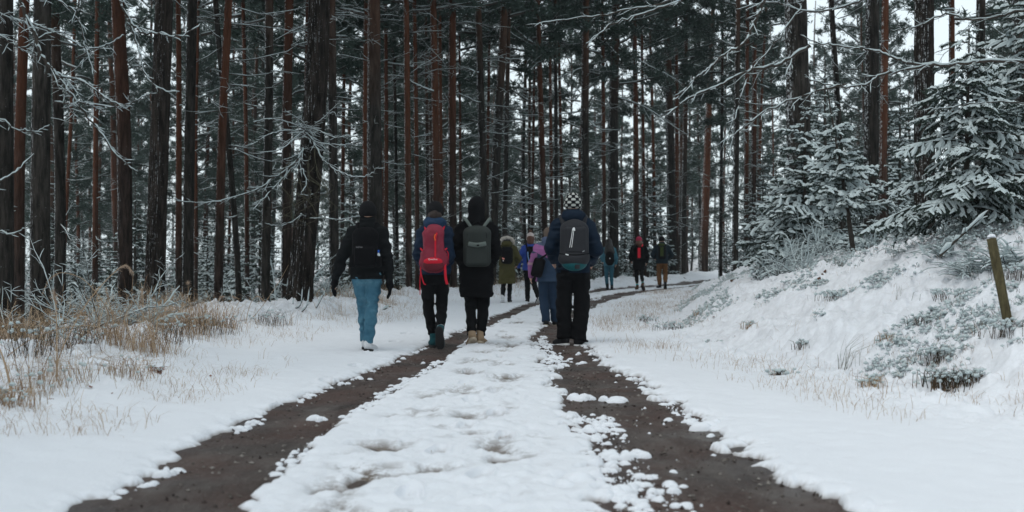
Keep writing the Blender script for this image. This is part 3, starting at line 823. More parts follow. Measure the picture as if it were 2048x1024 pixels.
# ---- snowy understorey spruces in the middle distance
SPR_MATS = [M_SPRUCE, M_TWSNOW, M_TWIG]
mids = []
for v in range(4):
    H = [3.2, 4.6, 2.4, 5.6][v]
    tm, cb = spruce_tree(40+v, H, H*0.30, 4, 0.095, 0.036, 0.75, 0.16, 0.30, 0.35, 0.06, per_wh=6, width=1.5)
    mids.append((tm, cb.mesh('crown', SPR_MATS, False), H))
spots = []
for px, D in [(1225, 47), (1250, 50), (1190, 46), (1295, 52), (1380, 47), (1450, 44), (1385, 56), (1440, 52), (1395, 50), (1160, 50), (1040, 44), (1000, 46), (790, 37), (700, 33), (640, 36), (520, 36), (480, 30), (415, 34), (560, 40), (270, 30), (220, 27), (150, 32), (30, 26), (100, 38), (340, 40), (890, 40), (940, 45), (1085, 54), (1330, 60), (1500, 40), (1540, 36), (1620, 34), (1690, 33), (1800, 32), (1480, 50), (1760, 40), (1580, 45)]:
    spots.append(((px-1024)*D/FPX, D))
for k in range(120):
    D = R.uniform(34, 95); spots.append((R.uniform(-.5, .5)*D, D))
for k, (x, D) in enumerate(spots):
    if x > ip(LE, D)-0.7 and x < ip(RT, D)+0.8: continue
    tm, cm, H = mids[k % 4]
    t = thing('young_spruce', 'small snow-dusted spruce in the undergrowth between the distant trunks', 'tree', (x, D, g1(x, D)), R.uniform(0, 6.28), 'small snowy spruces in the undergrowth')
    s = R.uniform(.7, 1.2); t.scale = (s, s, s)
    obj('trunk', tm, t); obj('crown', cm, t)

# ---- bare snowy brush of the undergrowth
def bush(seed, H, n, mats=(M_TWIG, M_TWSNOW), level=1, load=1.0, spread=0.7, r0=0.008, spacing=0.1):
    rr = np.random.RandomState(seed); mb = MB()
    for k in range(n):
        d = rdir(rr, None, rr.uniform(.35, 1.3)); ln = H*(.5+.6*rr.rand()); P = [np.array([rr.randn()*.06, rr.randn()*.06, -.05])]
        for q in range(6):
            d = d+rr.randn(3)*.16+np.array([0, 0, .02-.05*q*spread]); d /= np.linalg.norm(d); P.append(P[-1]+d*ln/6)
        twiggy(mb, np.array(P), r0, .002, rr, level, spacing, ln*.35, .12, load, 4, .8, .4)
    return mb
bushes = [bush(700+i, 1.5, 9, load=1.5, r0=.012, spacing=.16).mesh('twigs', [M_TWIG, M_TWSNOW]) for i in range(3)]
k = 0
rr = np.random.RandomState(31)
while k < 95:
    D = rr.uniform(22, 70); x = rr.uniform(-.5, .5)*D
    if x > ip(LE, D)-1.0 and x < ip(RT, D)+(2.5 if D < 40 else 1): continue
    o = obj('leafless_bush', bushes[k % 3], None, (x, D, g1(x, D)-.05)); s = rr.uniform(.7, 1.7); o.scale = (s, s, s*rr.uniform(.7, 1.2)); o.rotation_euler = (0, 0, rr.rand()*6.28)
    tag(o, 'leafless snow-covered bush low between the forest trunks', 'bush', 'snowy leafless bushes of the forest floor'); k += 1
# ------------------------------------------------------------------ snowy spruces and saplings on the right bank
def place_spruce(label, px, D, H, Rad, seed, lean=(0, 0), dz=0.0, **kw):
    x = (px-1024)*D/FPX; z = g1(x, D)+dz
    t = thing('young_spruce', label, 'tree', (x, D, z))
    tm, cb = spruce_tree(seed, H, Rad, lean=lean, **kw)
    obj('trunk', tm, t); obj('crown', cb.mesh('crown', SPR_MATS, False), t); return t
place_spruce('dense snow-laden spruce with drooping white boughs on the right bank', 1930, 12.6, 2.35, 1.10, 211, (0.05, 0), nl=0.042, per=0.010, load=1.15, step=0.055, wh=0.33, droop=0.80, per_wh=11, lowest=0.16, width=1.6, sp=.66, arch=.38, hang=.22, prof=lambda f: 1.15*(1-f)**.7)
place_spruce('tall dark spruce rising behind the dense one into the right corner', 2058, 13.6, 4.3, 1.25, 212, nl=0.042, per=0.012, load=1.5, step=0.075, wh=0.32, droop=0.6, per_wh=8, width=1.4, arch=.25, sp=.7)
place_spruce('leaning open-branched sapling with tiered snowy boughs before the massive pine', 1712, 16.0, 2.45, 0.92, 213, (-0.42, 0), nl=0.046, per=0.010, load=1.5, width=1.4, sp=.8, step=0.075, wh=0.25, droop=0.25, per_wh=8, lowest=0.30, sparse=0.06)
place_spruce('bushy snow-dusted spruce left behind the leaning sapling', 1610, 19.5, 2.9, 1.3, 214, nl=0.055, per=0.012, load=1.35, width=1.4, sp=.78, step=0.09, wh=0.24, droop=0.35, per_wh=8)
place_spruce('low snowy spruce between the leaning sapling and the dense spruce', 1775, 17.0, 1.5, 0.85, 215, nl=0.045, per=0.015, load=1.2, width=1.3, step=0.09, wh=0.20, droop=0.25, per_wh=6)
place_spruce('thin dark spruce left of the bushy one on the right bank', 1552, 22.5, 2.1, 0.75, 216, nl=0.055, per=0.02, load=.9, width=1.3, step=0.11, wh=0.24, droop=0.25)
place_spruce('tiny pale frosted conifer seedling at the left end of the bank bushes', 1527, 19.0, 0.62, 0.26, 217, nl=0.045, per=0.018, load=1.6, step=0.06, wh=0.10, droop=-0.1)
place_spruce('ragged old spruce of bare lower boughs behind the right bank', 1650, 24.0, 4.6, 1.3, 218, nl=0.06, per=0.022, load=.8, width=1.3, step=0.12, wh=0.30, droop=0.3)

def place_bush(label, px, D, bm, s, cat='bush', name='snowy_bush', dz=-.03, rz=0.0, group=None):
    x = (px-1024)*D/FPX; o = obj(name, bm, None, (x, D, surf(x, D)+dz)); o.scale = s if not np.isscalar(s) else (s, s, s); o.rotation_euler = (0, 0, rz)
    return tag(o, label, cat, group)
bA = bush(801, 1.0, 26, level=2, load=1.5, spread=.8, r0=.009, spacing=.09).mesh('twigs', [M_TWIG, M_TWSNOW])
bB = bush(802, 0.8, 18, level=1, load=1.7, spread=1.0, r0=.007, spacing=.07).mesh('twigs', [M_TWIG, M_TWSNOW])
for i, (px, D, s, lab) in enumerate([(1560, 18.5, 1.0, 'snowy leafless bush next to the tiny frosted seedling'), (1605, 17.6, 1.0, 'widest dark-stemmed snowy bush under the bushy spruce'), (1650, 18.6, .9, 'snowy bush at the foot of the leaning sapling'), (1745, 16.5, .7, 'small snowy bush right of the leaning sapling stem'), (1800, 15.0, .6, 'small snowy bush under the left boughs of the dense spruce')]):
    place_bush(lab, px, D, (bA, bB)[i % 2], s, rz=i*1.3)
for i, (px, D, s, lab) in enumerate([(700, 24, .8, 'snowy twig heap just left of the jeans hiker'), (662, 25, .7, 'snowy twigs heaped between the big roadside pine and the jeans hiker'), (360, 16.6, .45, 'low snowy bush right of the furrowed left pine'), (262, 13.6, .7, 'snow-clotted bush at the left of the furrowed left pine'), (200, 13.4, .8, 'snowy twig tangle behind the arching grass plumes')]):
    place_bush(lab, px, D, (bB, bA)[i % 2], s, rz=i*1.7)
# little berry bush with clots of snow in front of the furrowed pine
mb = bush(803, 0.75, 6, level=1, load=3.2, spread=.2, r0=.004, spacing=.07)
place_bush('upright thin bush with clots of snow in front of the furrowed left pine', 296, 13.5, mb.mesh('twigs', [M_TWIG, M_TWSNOW]), (.7, .7, 1.0))

bC = bush(804, 1.5, 7, level=2, load=.9, spread=.5, r0=.009, spacing=.11).mesh('twigs', [M_TWIG, M_TWSNOW])
for i, (px, D, s, lab) in enumerate([(135, 12.2, .95, 'leggy snowy bush rising through the grass under the arching plumes'), (205, 13.2, 1.0, 'leggy snowy bush between the thick left pine and the forked-looking pine'), (262, 14.2, .8, 'leggy snowy bush just left of the furrowed left pine'), (30, 12.5, .9, 'leggy snowy bush at the left edge of the view'), (345, 16.8, .7, 'leggy snowy bush right beside the furrowed left pine'), (412, 18.6, .6, 'low leggy bush before the leaning stem'), (520, 20.5, .6, 'low leggy bush left of the big roadside pine'), (668, 25.5, .8, 'leggy bush right of the big roadside pine')]):
    place_bush(lab, px, D, bC, s, rz=i*2.1)
# ------------------------------------------------------------------ long snowy boughs
def bough(tree, pts, D0, D1, r0, r1, seed, length, spacing, load=.8, level=2, prefix=(), droop=.12, mats=(M_TWIG, M_TWSNOW), flat=.35, ang=.9):
    spacing = spacing*.72; length = length*.85
    rr = np.random.RandomState(seed); k = len(pts)
    P = [Vector(p) for p in prefix]+[at(x, y, D0+(D1-D0)*i/(k-1)) for i, (x, y) in enumerate(pts)]
    b = tree.location; P = [(p.x-b.x, p.y-b.y, p.z-b.z) for p in P]
    C = catmull(P, 6); C = C+rr.randn(*C.shape)*0.006
    mb = MB(); twiggy(mb, C, r0, r1, rr, level, spacing, length, droop, load, 6, ang, flat, True, .05)
    return obj('bough', mb.mesh('bough', list(mats)), tree)
def side_tree(name, label, x, y, seed, dia=.3):
    t = thing(name, label, 'tree', (x, y, g1(x, y)))
    P = [(0, 0, -.3), (0.02, 0, 2.5), (-.05, .03, 5), (0, 0, 9), (0, 0, 14)]
    obj('trunk', trunk_mesh(P, [dia/2, dia*.45, dia*.4, dia*.3, .03], 20, 60, .05, .3, seed, M_BARK), t)
    obj('crown', crowns[1], t, (0, 0, -1)); return t
tr = side_tree('larch_tree', 'tree beyond the right edge whose long snowy boughs reach over the path', 6.1, 10.0, 3)
zb = [(6.1, 10.0, 0)]
def pre(z, mid=None): return [(6.1, 10.0, z)]+([mid] if mid else [])
bough(tr, [(2010, 122), (1917, 129), (1830, 129), (1790, 117), (1751, 102), (1693, 93), (1644, 88), (1600, 70)], 10.0, 10.4, .015, .004, 1, .50, .11, prefix=pre(2.9))
bough(tr, [(1900, 130), (1839, 134), (1771, 148), (1737, 166), (1693, 175), (1644, 168), (1610, 154)], 10.05, 10.3, .012, .004, 2, .34, .11)
bough(tr, [(1700, -120), (1560, -50), (1529, 0), (1508, 46), (1490, 84), (1449, 109), (1420, 137), (1391, 158), (1345, 205)], 9.4, 9.6, .018, .004, 3, .60, .13, prefix=pre(4.6))
bough(tr, [(1620, 90), (1561, 127), (1498, 142), (1449, 166), (1400, 186), (1370, 202), (1330, 235)], 9.8, 9.9, .014, .004, 4, .40, .12)
bough(tr, [(1480, -60), (1363, 0), (1297, 24), (1234, 44), (1195, 70), (1166, 97)], 9.6, 9.9, .013, .003, 5, .45, .13, prefix=pre(5.0))
bough(tr, [(1440, -50), (1336, 2), (1250, 21), (1195, 31), (1125, 40), (1050, 50)], 10.6, 10.8, .012, .003, 6, .40, .15, prefix=pre(5.2))
bough(tr, [(1690, 168), (1640, 182), (1575, 203), (1505, 240), (1466, 280), (1452, 368)], 10.2, 10.6, .009, .003, 7, .45, .12)
bough(tr, [(1660, -20), (1600, 20), (1560, 75), (1500, 150), (1470, 235), (1440, 300)], 10.8, 10.9, .010, .003, 8, .45, .14, prefix=pre(4.3))
bough(tr, [(1800, -30), (1700, 10), (1620, 22), (1540, 5), (1470, 20)], 11.0, 11.2, .014, .003, 9, .55, .13, prefix=pre(4.2))
bough(tr, [(2060, 20), (1960, 40), (1890, 30), (1830, 55), (1780, 60)], 10.5, 10.8, .014, .003, 10, .5, .12, prefix=pre(3.6))
bough(tr, [(2060, 210), (1980, 205), (1905, 215), (1860, 218), (1835, 222)], 10.6, 10.8, .007, .003, 12, .25, .2, prefix=pre(2.2))
tl = side_tree('larch_tree', 'tree beyond the left edge whose drooping snowy boughs hang into the view', -6.2, 9.8, 4)
def prl(z): return [(-6.2, 9.8, z)]
bough(tl, [(-30, -70), (60, 50), (82, 112), (115, 152), (160, 215), (200, 262), (235, 310), (275, 346)], 9.6, 9.8, .020, .004, 21, .46, .085, .85, prefix=prl(4.2))
bough(tl, [(95, 130), (120, 152), (170, 165), (210, 195), (250, 210), (305, 184)], 9.7, 9.6, .009, .003, 22, .30, .075, .9)
bough(tl, [(120, -60), (225, -20), (245, 15), (262, 45), (285, 66), (320, 67), (360, 73), (402, 47)], 9.5, 9.6, .014, .004, 23, .42, .09, .9, prefix=prl(4.6))
bough(tl, [(255, 40), (270, 78), (290, 146), (315, 175), (355, 186)], 9.6, 9.6, .008, .003, 24, .30, .09, .8)
bough(tl, [(-40, 385), (0, 362), (30, 345), (66, 308)], 9.6, 9.7, .012, .004, 25, .2, .14, .9, prefix=prl(1.6))
bough(tl, [(110, 205), (170, 208), (240, 216), (262, 205)], 9.7, 9.7, .007, .003, 26, .30, .07, .9)
bough(tl, [(-30, 60), (40, 95), (100, 65), (150, 70)], 10.5, 10.4, .011, .003, 27, .5, .1, .8, prefix=prl(3.6))
bough(tl, [(20, -50), (90, -10), (150, 25), (170, 90), (190, 150)], 10.2, 10.3, .011, .003, 28, .5, .1, .8, prefix=prl(4.4))
bough(tl, [(-30, 240), (30, 258), (70, 262), (100, 250)], 10.2, 10.2, .009, .003, 29, .35, .1, .8, prefix=prl(2.3))
bough(tl, [(-30, 470), (20, 468), (60, 452)], 10.3, 10.2, .009, .003, 30, .25, .12, .9, prefix=prl(1.0))
bough(tl, [(-20, 20), (100, 60), (170, 95), (215, 90), (250, 70)], 11.2, 11.2, .009, .003, 31, .5, .1, 1.0, prefix=prl(4.0))
# frosted dead boughs of the big roadside pine
big = [v for k_, v in TREE_OBJ.items() if k_.startswith('big furrowed')][0][0]
bl = big.location; bp = lambda z: [(bl.x+0.1, bl.y, z)]
for i, (pts, D0, D1, r0, ln) in enumerate([
    ([(612, 262), (585, 248), (545, 238), (505, 244)], 18.4, 17.4, .010, .5), ([(614, 258), (645, 238), (678, 206)], 18.4, 17.5, .010, .35),
    ([(612, 262), (570, 262), (535, 270), (500, 292)], 18.4, 17.3, .010, .5), ([(612, 256), (600, 240), (570, 222)], 18.4, 17.0, .008, .5),
    ([(614, 275), (645, 288), (690, 290), (712, 284)], 18.4, 17.8, .012, .45), ([(612, 266), (630, 290), (648, 322), (678, 344), (713, 354), (737, 351), (757, 334)], 18.5, 17.2, .017, .42),
    ([(606, 300), (590, 325), (545, 358), (500, 385), (430, 404), (380, 405), (335, 394)], 18.4, 17.0, .017, .60), ([(602, 320), (570, 352), (530, 395), (505, 420)], 18.4, 17.4, .011, .5),
    ([(606, 340), (613, 368), (602, 387), (618, 390), (637, 384)], 18.4, 17.8, .010, .16), ([(602, 430), (575, 448), (556, 453), (530, 447)], 18.6, 17.9, .007, .2),
    ([(640, 437), (690, 438), (740, 424)], 18.7, 18.0, .007, .2), ([(612, 256), (640, 262), (670, 275), (700, 270)], 18.4, 17.0, .009, .45), ([(610, 262), (590, 275), (560, 300), (515, 305)], 18.4, 17.1, .010, .5)]):
    bough(big, pts, D0, D1, r0, .0035, 50+i, ln*.85, .12, 1.0, 2 if i in (5, 6, 4) else 1, droop=-.03, flat=.10, prefix=[(bl.x+.06, bl.y-.1, at(*pts[0], D0).z+.02)], ang=.6)
for i in range(10):   # lichen-green hanging twigs
    x = R.uniform(570, 640); y = R.uniform(290, 360)
    rr = np.random.RandomState(90+i); P = [at(x+q*R.uniform(-14, 14), y+q*22, 18.0) for q in range(6)]
    mb = MB(); twiggy(mb, catmull([(p.x-bl.x, p.y-bl.y, p.z-bl.z) for p in P], 3), .006, .002, rr, 1, .09, .22, .2, 1, 4, .8, .4, False)
    obj('hanging_twig', mb.mesh('hanging_twig', [M_TWIGGREEN]), big)
# single reaching limbs on the middle pines
def limb(key, pts, D, r0, ln, seed, load=1.3):
    c = [v for k_, v in TREE_OBJ.items() if k_.startswith(key[:14])][0]; t, P2 = c; z = at(*pts[0], D).z-t.location.z
    sx = float(np.interp(z, P2[:, 2], P2[:, 0]))
    Dt = t.location.y
    bough(t, pts, Dt-.1, Dt-.5, r0, .005, seed, ln, .22, load, 1, prefix=[(t.location.x+sx, Dt, at(*pts[0], Dt).z)])
limb('brick-red pine', [(862, 182), (830, 168), (810, 155), (785, 150)], 25, .03, .5, 61)
limb('pale grey pine', [(955, 146), (935, 138), (915, 130)], 24, .03, .4, 62)
limb('pale grey pine', [(955, 205), (935, 195), (915, 185)], 24, .025, .4, 63)
limb('grey pine rising just right', [(1160, 138), (1120, 155), (1080, 170), (1034, 182)], 29, .025, .9, 64)
limb('grey pine rising just right', [(1164, 222), (1120, 228), (1060, 230), (1035, 228)], 29, .02, .7, 65)
limb('grey pine rising just right', [(1176, 240), (1200, 258), (1238, 260)], 29, .025, .5, 66)
limb('grey pine rising just right', [(1182, 300), (1220, 285), (1270, 310)], 29, .022, .8, 67)
limb('grey pine rising just right', [(1162, 325), (1120, 335), (1070, 345)], 29, .02, .8, 68)
limb('wide grey pine', [(1238, 98), (1290, 128), (1345, 155), (1365, 168)], 42, .035, 1.2, 69)
limb('wide grey pine', [(1236, 195), (1290, 215), (1340, 248), (1375, 270)], 42, .03, 1.2, 70)
limb('dark pine leaning left', [(1003, 116), (1025, 119), (1048, 117)], 25, .02, .3, 71)

# ------------------------------------------------------------------ grass, heather and small things on the snow
def blades(X, Y, n, h, w, lean, rr, z0=-0.02, tops=None):
    """n blades: base points, heights, widths; 2 segments and a tip each"""
    Z = ground(X, Y)+z0+thickness(X, Y)[0]*0.7
    az = rr.rand(n)*6.283; b = np.c_[np.cos(az), np.sin(az), np.zeros(n)]
    wd = np.cross(b, [0, 0, 1.0]); az2 = rr.rand(n)*3.14; wd = np.c_[np.cos(az2), np.sin(az2), np.zeros(n)]
    p0 = np.c_[X, Y, Z]; u = np.array([0, 0, 1.0]); h = h[:, None]; w = w[:, None]; lean = lean[:, None]
    p1 = p0+u*h*0.5+b*h*lean*0.22; p2 = p0+u*h*(0.88-0.25*lean)+b*h*lean*0.7; p3 = p0+u*h*(1.0-0.55*lean)+b*h*lean*1.15
    V = np.stack([p0-wd*w, p0+wd*w, p1-wd*w*.9, p1+wd*w*.9, p2-wd*w*.6, p2+wd*w*.6, p3], 1).reshape(-1, 3)
    q = np.arange(n)[:, None]*7
    F4 = np.concatenate([q+np.array([[0, 1, 3, 2]]), q+np.array([[2, 3, 5, 4]])]); F3 = q+np.array([[4, 5, 6]])
    return V, F4, F3
def mat_grass(name, a_, b_):
    a = NT(name); g = a.n('ShaderNodeNewGeometry'); c = a.ramp(g.outputs['Random Per Island'], [(0, a_), (1, b_)])
    a.col(c); a.rough(.8, .1); return a.m
M_STRAW = mat_grass('straw', (0.17, 0.10, 0.06), (0.52, 0.39, 0.26))
M_STRAW2 = mat_grass('pale_straw', (0.26, 0.17, 0.12), (0.50, 0.40, 0.31))
M_HEATH = mat_grass('heather', (0.022, 0.025, 0.016), (0.10, 0.062, 0.038))
M_RUSH = mat_grass('rush', (0.10, 0.11, 0.09), (0.24, 0.24, 0.21))
M_LEAF = mat_grass('dead_leaf', (0.12, 0.035, 0.02), (0.22, 0.08, 0.04))

def field(name, mat, n, sampler, hf, wf, leanf, seed, clump=0, cr=.1, snow=0.0):
    rr = np.random.RandomState(seed); X, Y = sampler(rr, n)
    if clump:
        X = np.repeat(X, clump); Y = np.repeat(Y, clump); X = X+rr.randn(len(X))*cr; Y = Y+rr.randn(len(Y))*cr
    m = len(X); V, F4, F3 = blades(X, Y, m, hf(rr, m), wf(rr, m), leanf(rr, m), rr)
    mb = MB(); mb.V.append(V.astype(np.float32)); mb.n = len(V); mb.F[(4, 0)] = [F4]; mb.F[(3, 0)] = [F3]
    mats = [mat]
    if snow > 0:          # clots of snow resting on the tops
        s = rr.rand(m) < snow; T = V.reshape(-1, 7, 3)[s][:, 5]; k = len(T)
        a = np.arange(5)*2*math.pi/5; r = (0.012+0.018*rr.rand(k))[:, None]
        ring = np.stack([T[:, 0:1]+r*np.cos(a), T[:, 1:2]+r*np.sin(a), np.repeat(T[:, 2:3], 5, 1)], -1)
        VV = np.concatenate([ring, T[:, None]+np.stack([r*0, r*0, r*.9], -1), T[:, None]-np.stack([r*0, r*0, r*.4], -1)], 1).reshape(-1, 3)
        f = [(i, (i+1) % 5, 5) for i in range(5)]+[((i+1) % 5, i, 6) for i in range(5)]
        F = (np.array(f)[None]+np.arange(k)[:, None, None]*7).reshape(-1, 3); mb.add(VV, F, 1); mats.append(M_TWSNOW)
    return obj(name, mb.mesh(name, mats, True), kind='stuff')
def s_left(rr, n, y0=6.3, y1=34, o0=-1.9, o1=0.9, thr=.48, sc=1.0):
    X, Y = [], []
    while len(X) < n:
        y = y0+(y1-y0)*rr.rand(n)**1.5; x = ip(LE, y)-(o0+(o1-o0)*rr.rand(n))*np.interp(y, [6, 12, 30], [.8, 1, .8])
        k = (fb2(x*sc, y*sc*.8, 401) > thr+.08*rr.rand(n)-.04) & (np.abs(x) < .53*(y+.5))
        X += list(x[k]); Y += list(y[k])
    return np.array(X[:n]), np.array(Y[:n])
def s_right(rr, n, y0=7.0, y1=36, o0=-1.3, o1=0.4, thr=.5):
    X, Y = [], []
    while len(X) < n:
        y = y0+(y1-y0)*rr.rand(n)**1.2; x = ip(RT, y)+(o0+(o1-o0)*rr.rand(n))
        k = (fb2(x*1.3, y*.9, 402) > thr+.08*rr.rand(n)-.04) & (np.abs(x) < .53*(y+.5)) & (x > xr(y)+hr(y)+.25)
        X += list(x[k]); Y += list(y[k])
    return np.array(X[:n]), np.array(Y[:n])
U = lambda a, b, p=1: (lambda rr, m: a+(b-a)*rr.rand(m)**p)
field('dry_grass', M_STRAW, 950, lambda r, n: s_left(r, n, thr=.54), U(.08, .42, 1.6), U(.0012, .0032), U(.1, 1.1), 1, 5, .09)
field('dry_grass', M_STRAW, 700, lambda r, n: s_left(r, n, 7.5, 15.5, -1.7, .5, .50), U(.15, .70, 1.6), U(.0015, .0035), U(.1, 1.2), 2, 5, .07)
field('bent_grass', M_STRAW2, 1900, lambda r, n: s_left(r, n, 6.5, 30, -2.9, .2, .40, 1.6), U(.05, .22), U(.001, .0022), U(.4, 1.3), 3, 3, .08)
field('verge_grass', M_STRAW2, 1500, lambda r, n: s_right(r, n), U(.04, .20, 1.5), U(.001, .0022), U(.1, 1.1), 4, 3, .08)
field('verge_grass', M_STRAW2, 1400, lambda r, n: s_right(r, n, 14, 44, -2.4, .3, .42), U(.04, .18, 1.5), U(.0012, .0028), U(.2, 1.1), 14, 3, .10)
field('bank_heather', M_HEATH, 1700, lambda r, n: s_right(r, n, 8.5, 34, .1, 3.6, .60), U(.03, .11), U(.001, .0024), U(.2, .9), 5, 9, .05, .5)
field('bank_heather', M_HEATH, 900, lambda r, n: s_right(r, n, 9.5, 30, 1.9, 4.6, .36), U(.06, .20), U(.0012, .0026), U(.2, .9), 15, 9, .07, .6)
field('bank_grass', M_STRAW2, 1000, lambda r, n: s_right(r, n, 9, 36, .3, 3.2, .50), U(.04, .16), U(.001, .002), U(.2, 1.0), 6, 4, .05)
field('verge_heather', M_HEATH, 350, lambda r, n: s_left(r, n, 9, 30, -.8, 1.2, .5), U(.04, .2), U(.0012, .0026), U(.2, .9), 7, 8, .06, .6)
def s_mid(rr, n):
    y = 4.6+14*rr.rand(n)**1.5; t = .08+.84*rr.rand(n); a = xl(y)+hl(y); b = xr(y)-hr(y); return a+(b-a)*t, y
field('worn_grass', M_STRAW, 260, s_mid, U(.012, .04), U(.0008, .0018), U(.6, 1.3), 8, 4, .03)
def leaves():
    rr = np.random.RandomState(12); mb = MB()
    X, Y = s_right(rr, 60, 8, 25, .2, 3.4, .3); X2, Y2 = s_left(rr, 40, 7, 20, -2.5, 0, .3)
    for x, y in zip(np.r_[X, X2], np.r_[Y, Y2]):
        z = g1(x, y)+.05; r = .012+.02*rr.rand(); a = rr.rand()*6; c, s = math.cos(a), math.sin(a)
        pts = [(-1, 0, 0), (-.3, .5, .3), (.5, .45, .2), (1.1, 0, .4), (.5, -.45, .1), (-.3, -.5, .25)]
        mb.add([(x+r*(u*c-v*s), y+r*(u*s+v*c), z+r*w) for u, v, w in pts], [(0, 1, 5)]); mb.F.setdefault((4, 0), []).append(np.array([(1, 2, 4, 5)])+mb.n-6); mb.add([(x+r*(u*c-v*s), y+r*(u*s+v*c), z+r*w) for u, v, w in pts[2:5]], [(0, 1, 2)])
    obj('fallen_leaves', mb.mesh('fallen_leaves', [M_LEAF]), kind='stuff')
leaves()

# tall grass stalks with plumes, each a plant
def stalk(label, pts, D, w=.004, plume=0, seed=0, dd=0.0):
    D = hit(*pts[0]) or D; w = w*1.45; P = [at(x, y, D+dd*i) for i, (x, y) in enumerate(pts)]; b = Vector((P[0].x, P[0].y, g1(P[0].x, P[0].y)))
    P = [p-b for p in P]; P[0].z = min(P[0].z, .0)
    C = catmull([tuple(p) for p in P], 6); r = np.linspace(w, w*.4, len(C))
    V, F = tube(C, r, 4); t = thing('tall_grass', label, 'grass stalk', b); mb = MB(); mb.add(V, F, 0)
    obj('stem', mb.mesh('stem', [M_STRAW]), t)
    rr = np.random.RandomState(seed); mb = MB()
    for q in range(2):      # leaves
        i = rr.randint(1, max(2, len(C)//2)); d = rr.randn(3)*.6+np.array([0, 0, .8]); d /= np.linalg.norm(d); L = .12+.15*rr.rand()
        Q = np.array([C[i], C[i]+d*L*.5, C[i]+d*L*.85+np.array([.03, 0, -.05])]); V, F = tube(Q, [.004, .003, .0008], 3, squash=.2); mb.add(V, F, 0)
    obj('leaf', mb.mesh('leaf', [M_STRAW]), t)
    if plume:
        mb = MB(); k = len(C); i0 = int(k*(1-plume))
        for q in range(110):
            i = rr.randint(i0, k-1); T = C[min(k-1, i+1)]-C[i]; T /= np.linalg.norm(T)+1e-9
            d = T*.9+rr.randn(3)*.28+np.array([0, 0, -.45]); d /= np.linalg.norm(d); L = .02+.045*rr.rand(); wv = np.cross(d, rr.randn(3)); wv /= np.linalg.norm(wv); p = C[i]
            mb.add([p-wv*.001, p+wv*.001, p+d*L*.6+wv*.0022, p+d*L], [(0, 1, 2, 3)], 0)
        obj('plume', mb.mesh('plume', [M_STRAW2]), t)
    return t
stalk('tall arching grass stalk whose snowy plume droops to the right in front of the thick left pines', [(108, 745), (128, 690), (165, 620), (195, 580), (225, 548), (250, 530), (266, 545)], 9.6, .0036, .32, 1)
stalk('arching grass stalk whose golden plume bends down to the left', [(232, 668), (208, 608), (175, 566), (148, 550), (118, 546), (98, 560), (84, 588)], 9.9, .0034, .35, 2)
stalk('straight upright grass stalk between the two arching plumes', [(113, 770), (114, 690), (112, 620), (108, 583)], 9.0, .0045, .25, 3)
stalk('long grass stalk bowing flat to the right near the ground', [(0, 722), (60, 680), (130, 655), (200, 655), (262, 690)], 8.8, .0028, 0, 4)
stalk('thick blurred pale stalk leaning at the left edge', [(27, 795), (12, 735), (-3, 690)], 7.6, .008, 0, 5)
stalk('grass stalk leaning left with a feathery top beside the clotted bush', [(235, 690), (222, 620), (212, 575)], 10.0, .0032, .3, 6)
stalk('grass stalk with an upright seed head before the furrowed left pine', [(289, 665), (285, 610), (282, 576)], 12.5, .0036, .4, 7)
stalk('bent grass stalk leaning right over the hummock', [(316, 720), (300, 660), (275, 610), (262, 590)], 10.8, .0030, 0, 8)
stalk('thin straight grass stalk in front of the grey-brown pine', [(378, 655), (377, 610), (376, 560)], 14.5, .0030, .1, 9)
stalk('grass stalk with a nodding head before the leaning stem', [(432, 655), (434, 625), (438, 598), (445, 592)], 16, .0040, .4, 10)
stalk('long grass stalk slanting right towards the big roadside pine', [(500, 640), (530, 605), (560, 560), (577, 530)], 18.0, .0032, 0, 11)
stalk('grass stalk nodding right left of the big roadside pine', [(490, 650), (500, 610), (515, 592), (528, 602)], 17.5, .0036, .4, 12)
stalk('short pale grass stalk at the hummock crest', [(404, 655), (408, 630), (412, 610)], 15, .0034, .4, 13)
stalk('arching grass stalk between hummock and leaning stem', [(455, 655), (470, 620), (478, 600), (466, 592)], 16.5, .003, .2, 14)

# reeds and tufts on the right
def tuft(label, px, py, D, n, h, lean, mat, seed, spread=.05, w=(.0015, .003), snow=0, name='grass_tuft', bias=0.0, scale_snow=1.0):
    rr = np.random.RandomState(seed); D = hit(px, py) or D; x0 = (px-1024)*D/FPX; z0 = surf(x0, D)-.01; mb = MB()
    for k in range(n):
        az = rr.rand()*6.28; x = spread*rr.randn(); y = spread*rr.randn(); hh = h*(.4+.7*rr.rand()); l = lean*(.3+rr.rand())
        b = np.array([math.cos(az)+bias, math.sin(az), 0])
        Q = np.array([[x, y, -.03], [x, y, 0]+b*hh*l*.3+[0, 0, hh*.55], [x, y, 0]+b*hh*l*1.0+[0, 0, hh*(1-.35*l)]])
        ww = rr.uniform(*w); V, F = tube(Q, [ww, ww*.8, ww*.2], 3, squash=.4); mb.add(V, F, 0)
        if rr.rand() < snow:
            c = Q[1]*.6+Q[2]*.4; r = (.007+.013*rr.rand())*scale_snow
            V, F = tube(np.array([c+[-r*1.2, 0, 0], c+[-r*.6, 0, r*.2], c+[r*.5, 0, r*.25], c+[r*1.2, 0, 0]]), [r*.2, r*.8, r*.85, r*.2], 5); mb.add(V, F, 1)
    o = obj(name, mb.mesh(name, [mat, M_TWSNOW]), None, (x0, D, z0)); return tag(o, label, 'grass tuft' if name == 'grass_tuft' else 'shrub')
tuft('fan of thin grey-green rushes leaning right on the lower bank', 1690, 750, 8.9, 22, .42, .55, M_RUSH, 1, .05, bias=.9)
tuft('two or three bare rush stems standing apart above the rush fan', 1800, 600, 10.2, 4, .22, .2, M_RUSH, 2, .04)
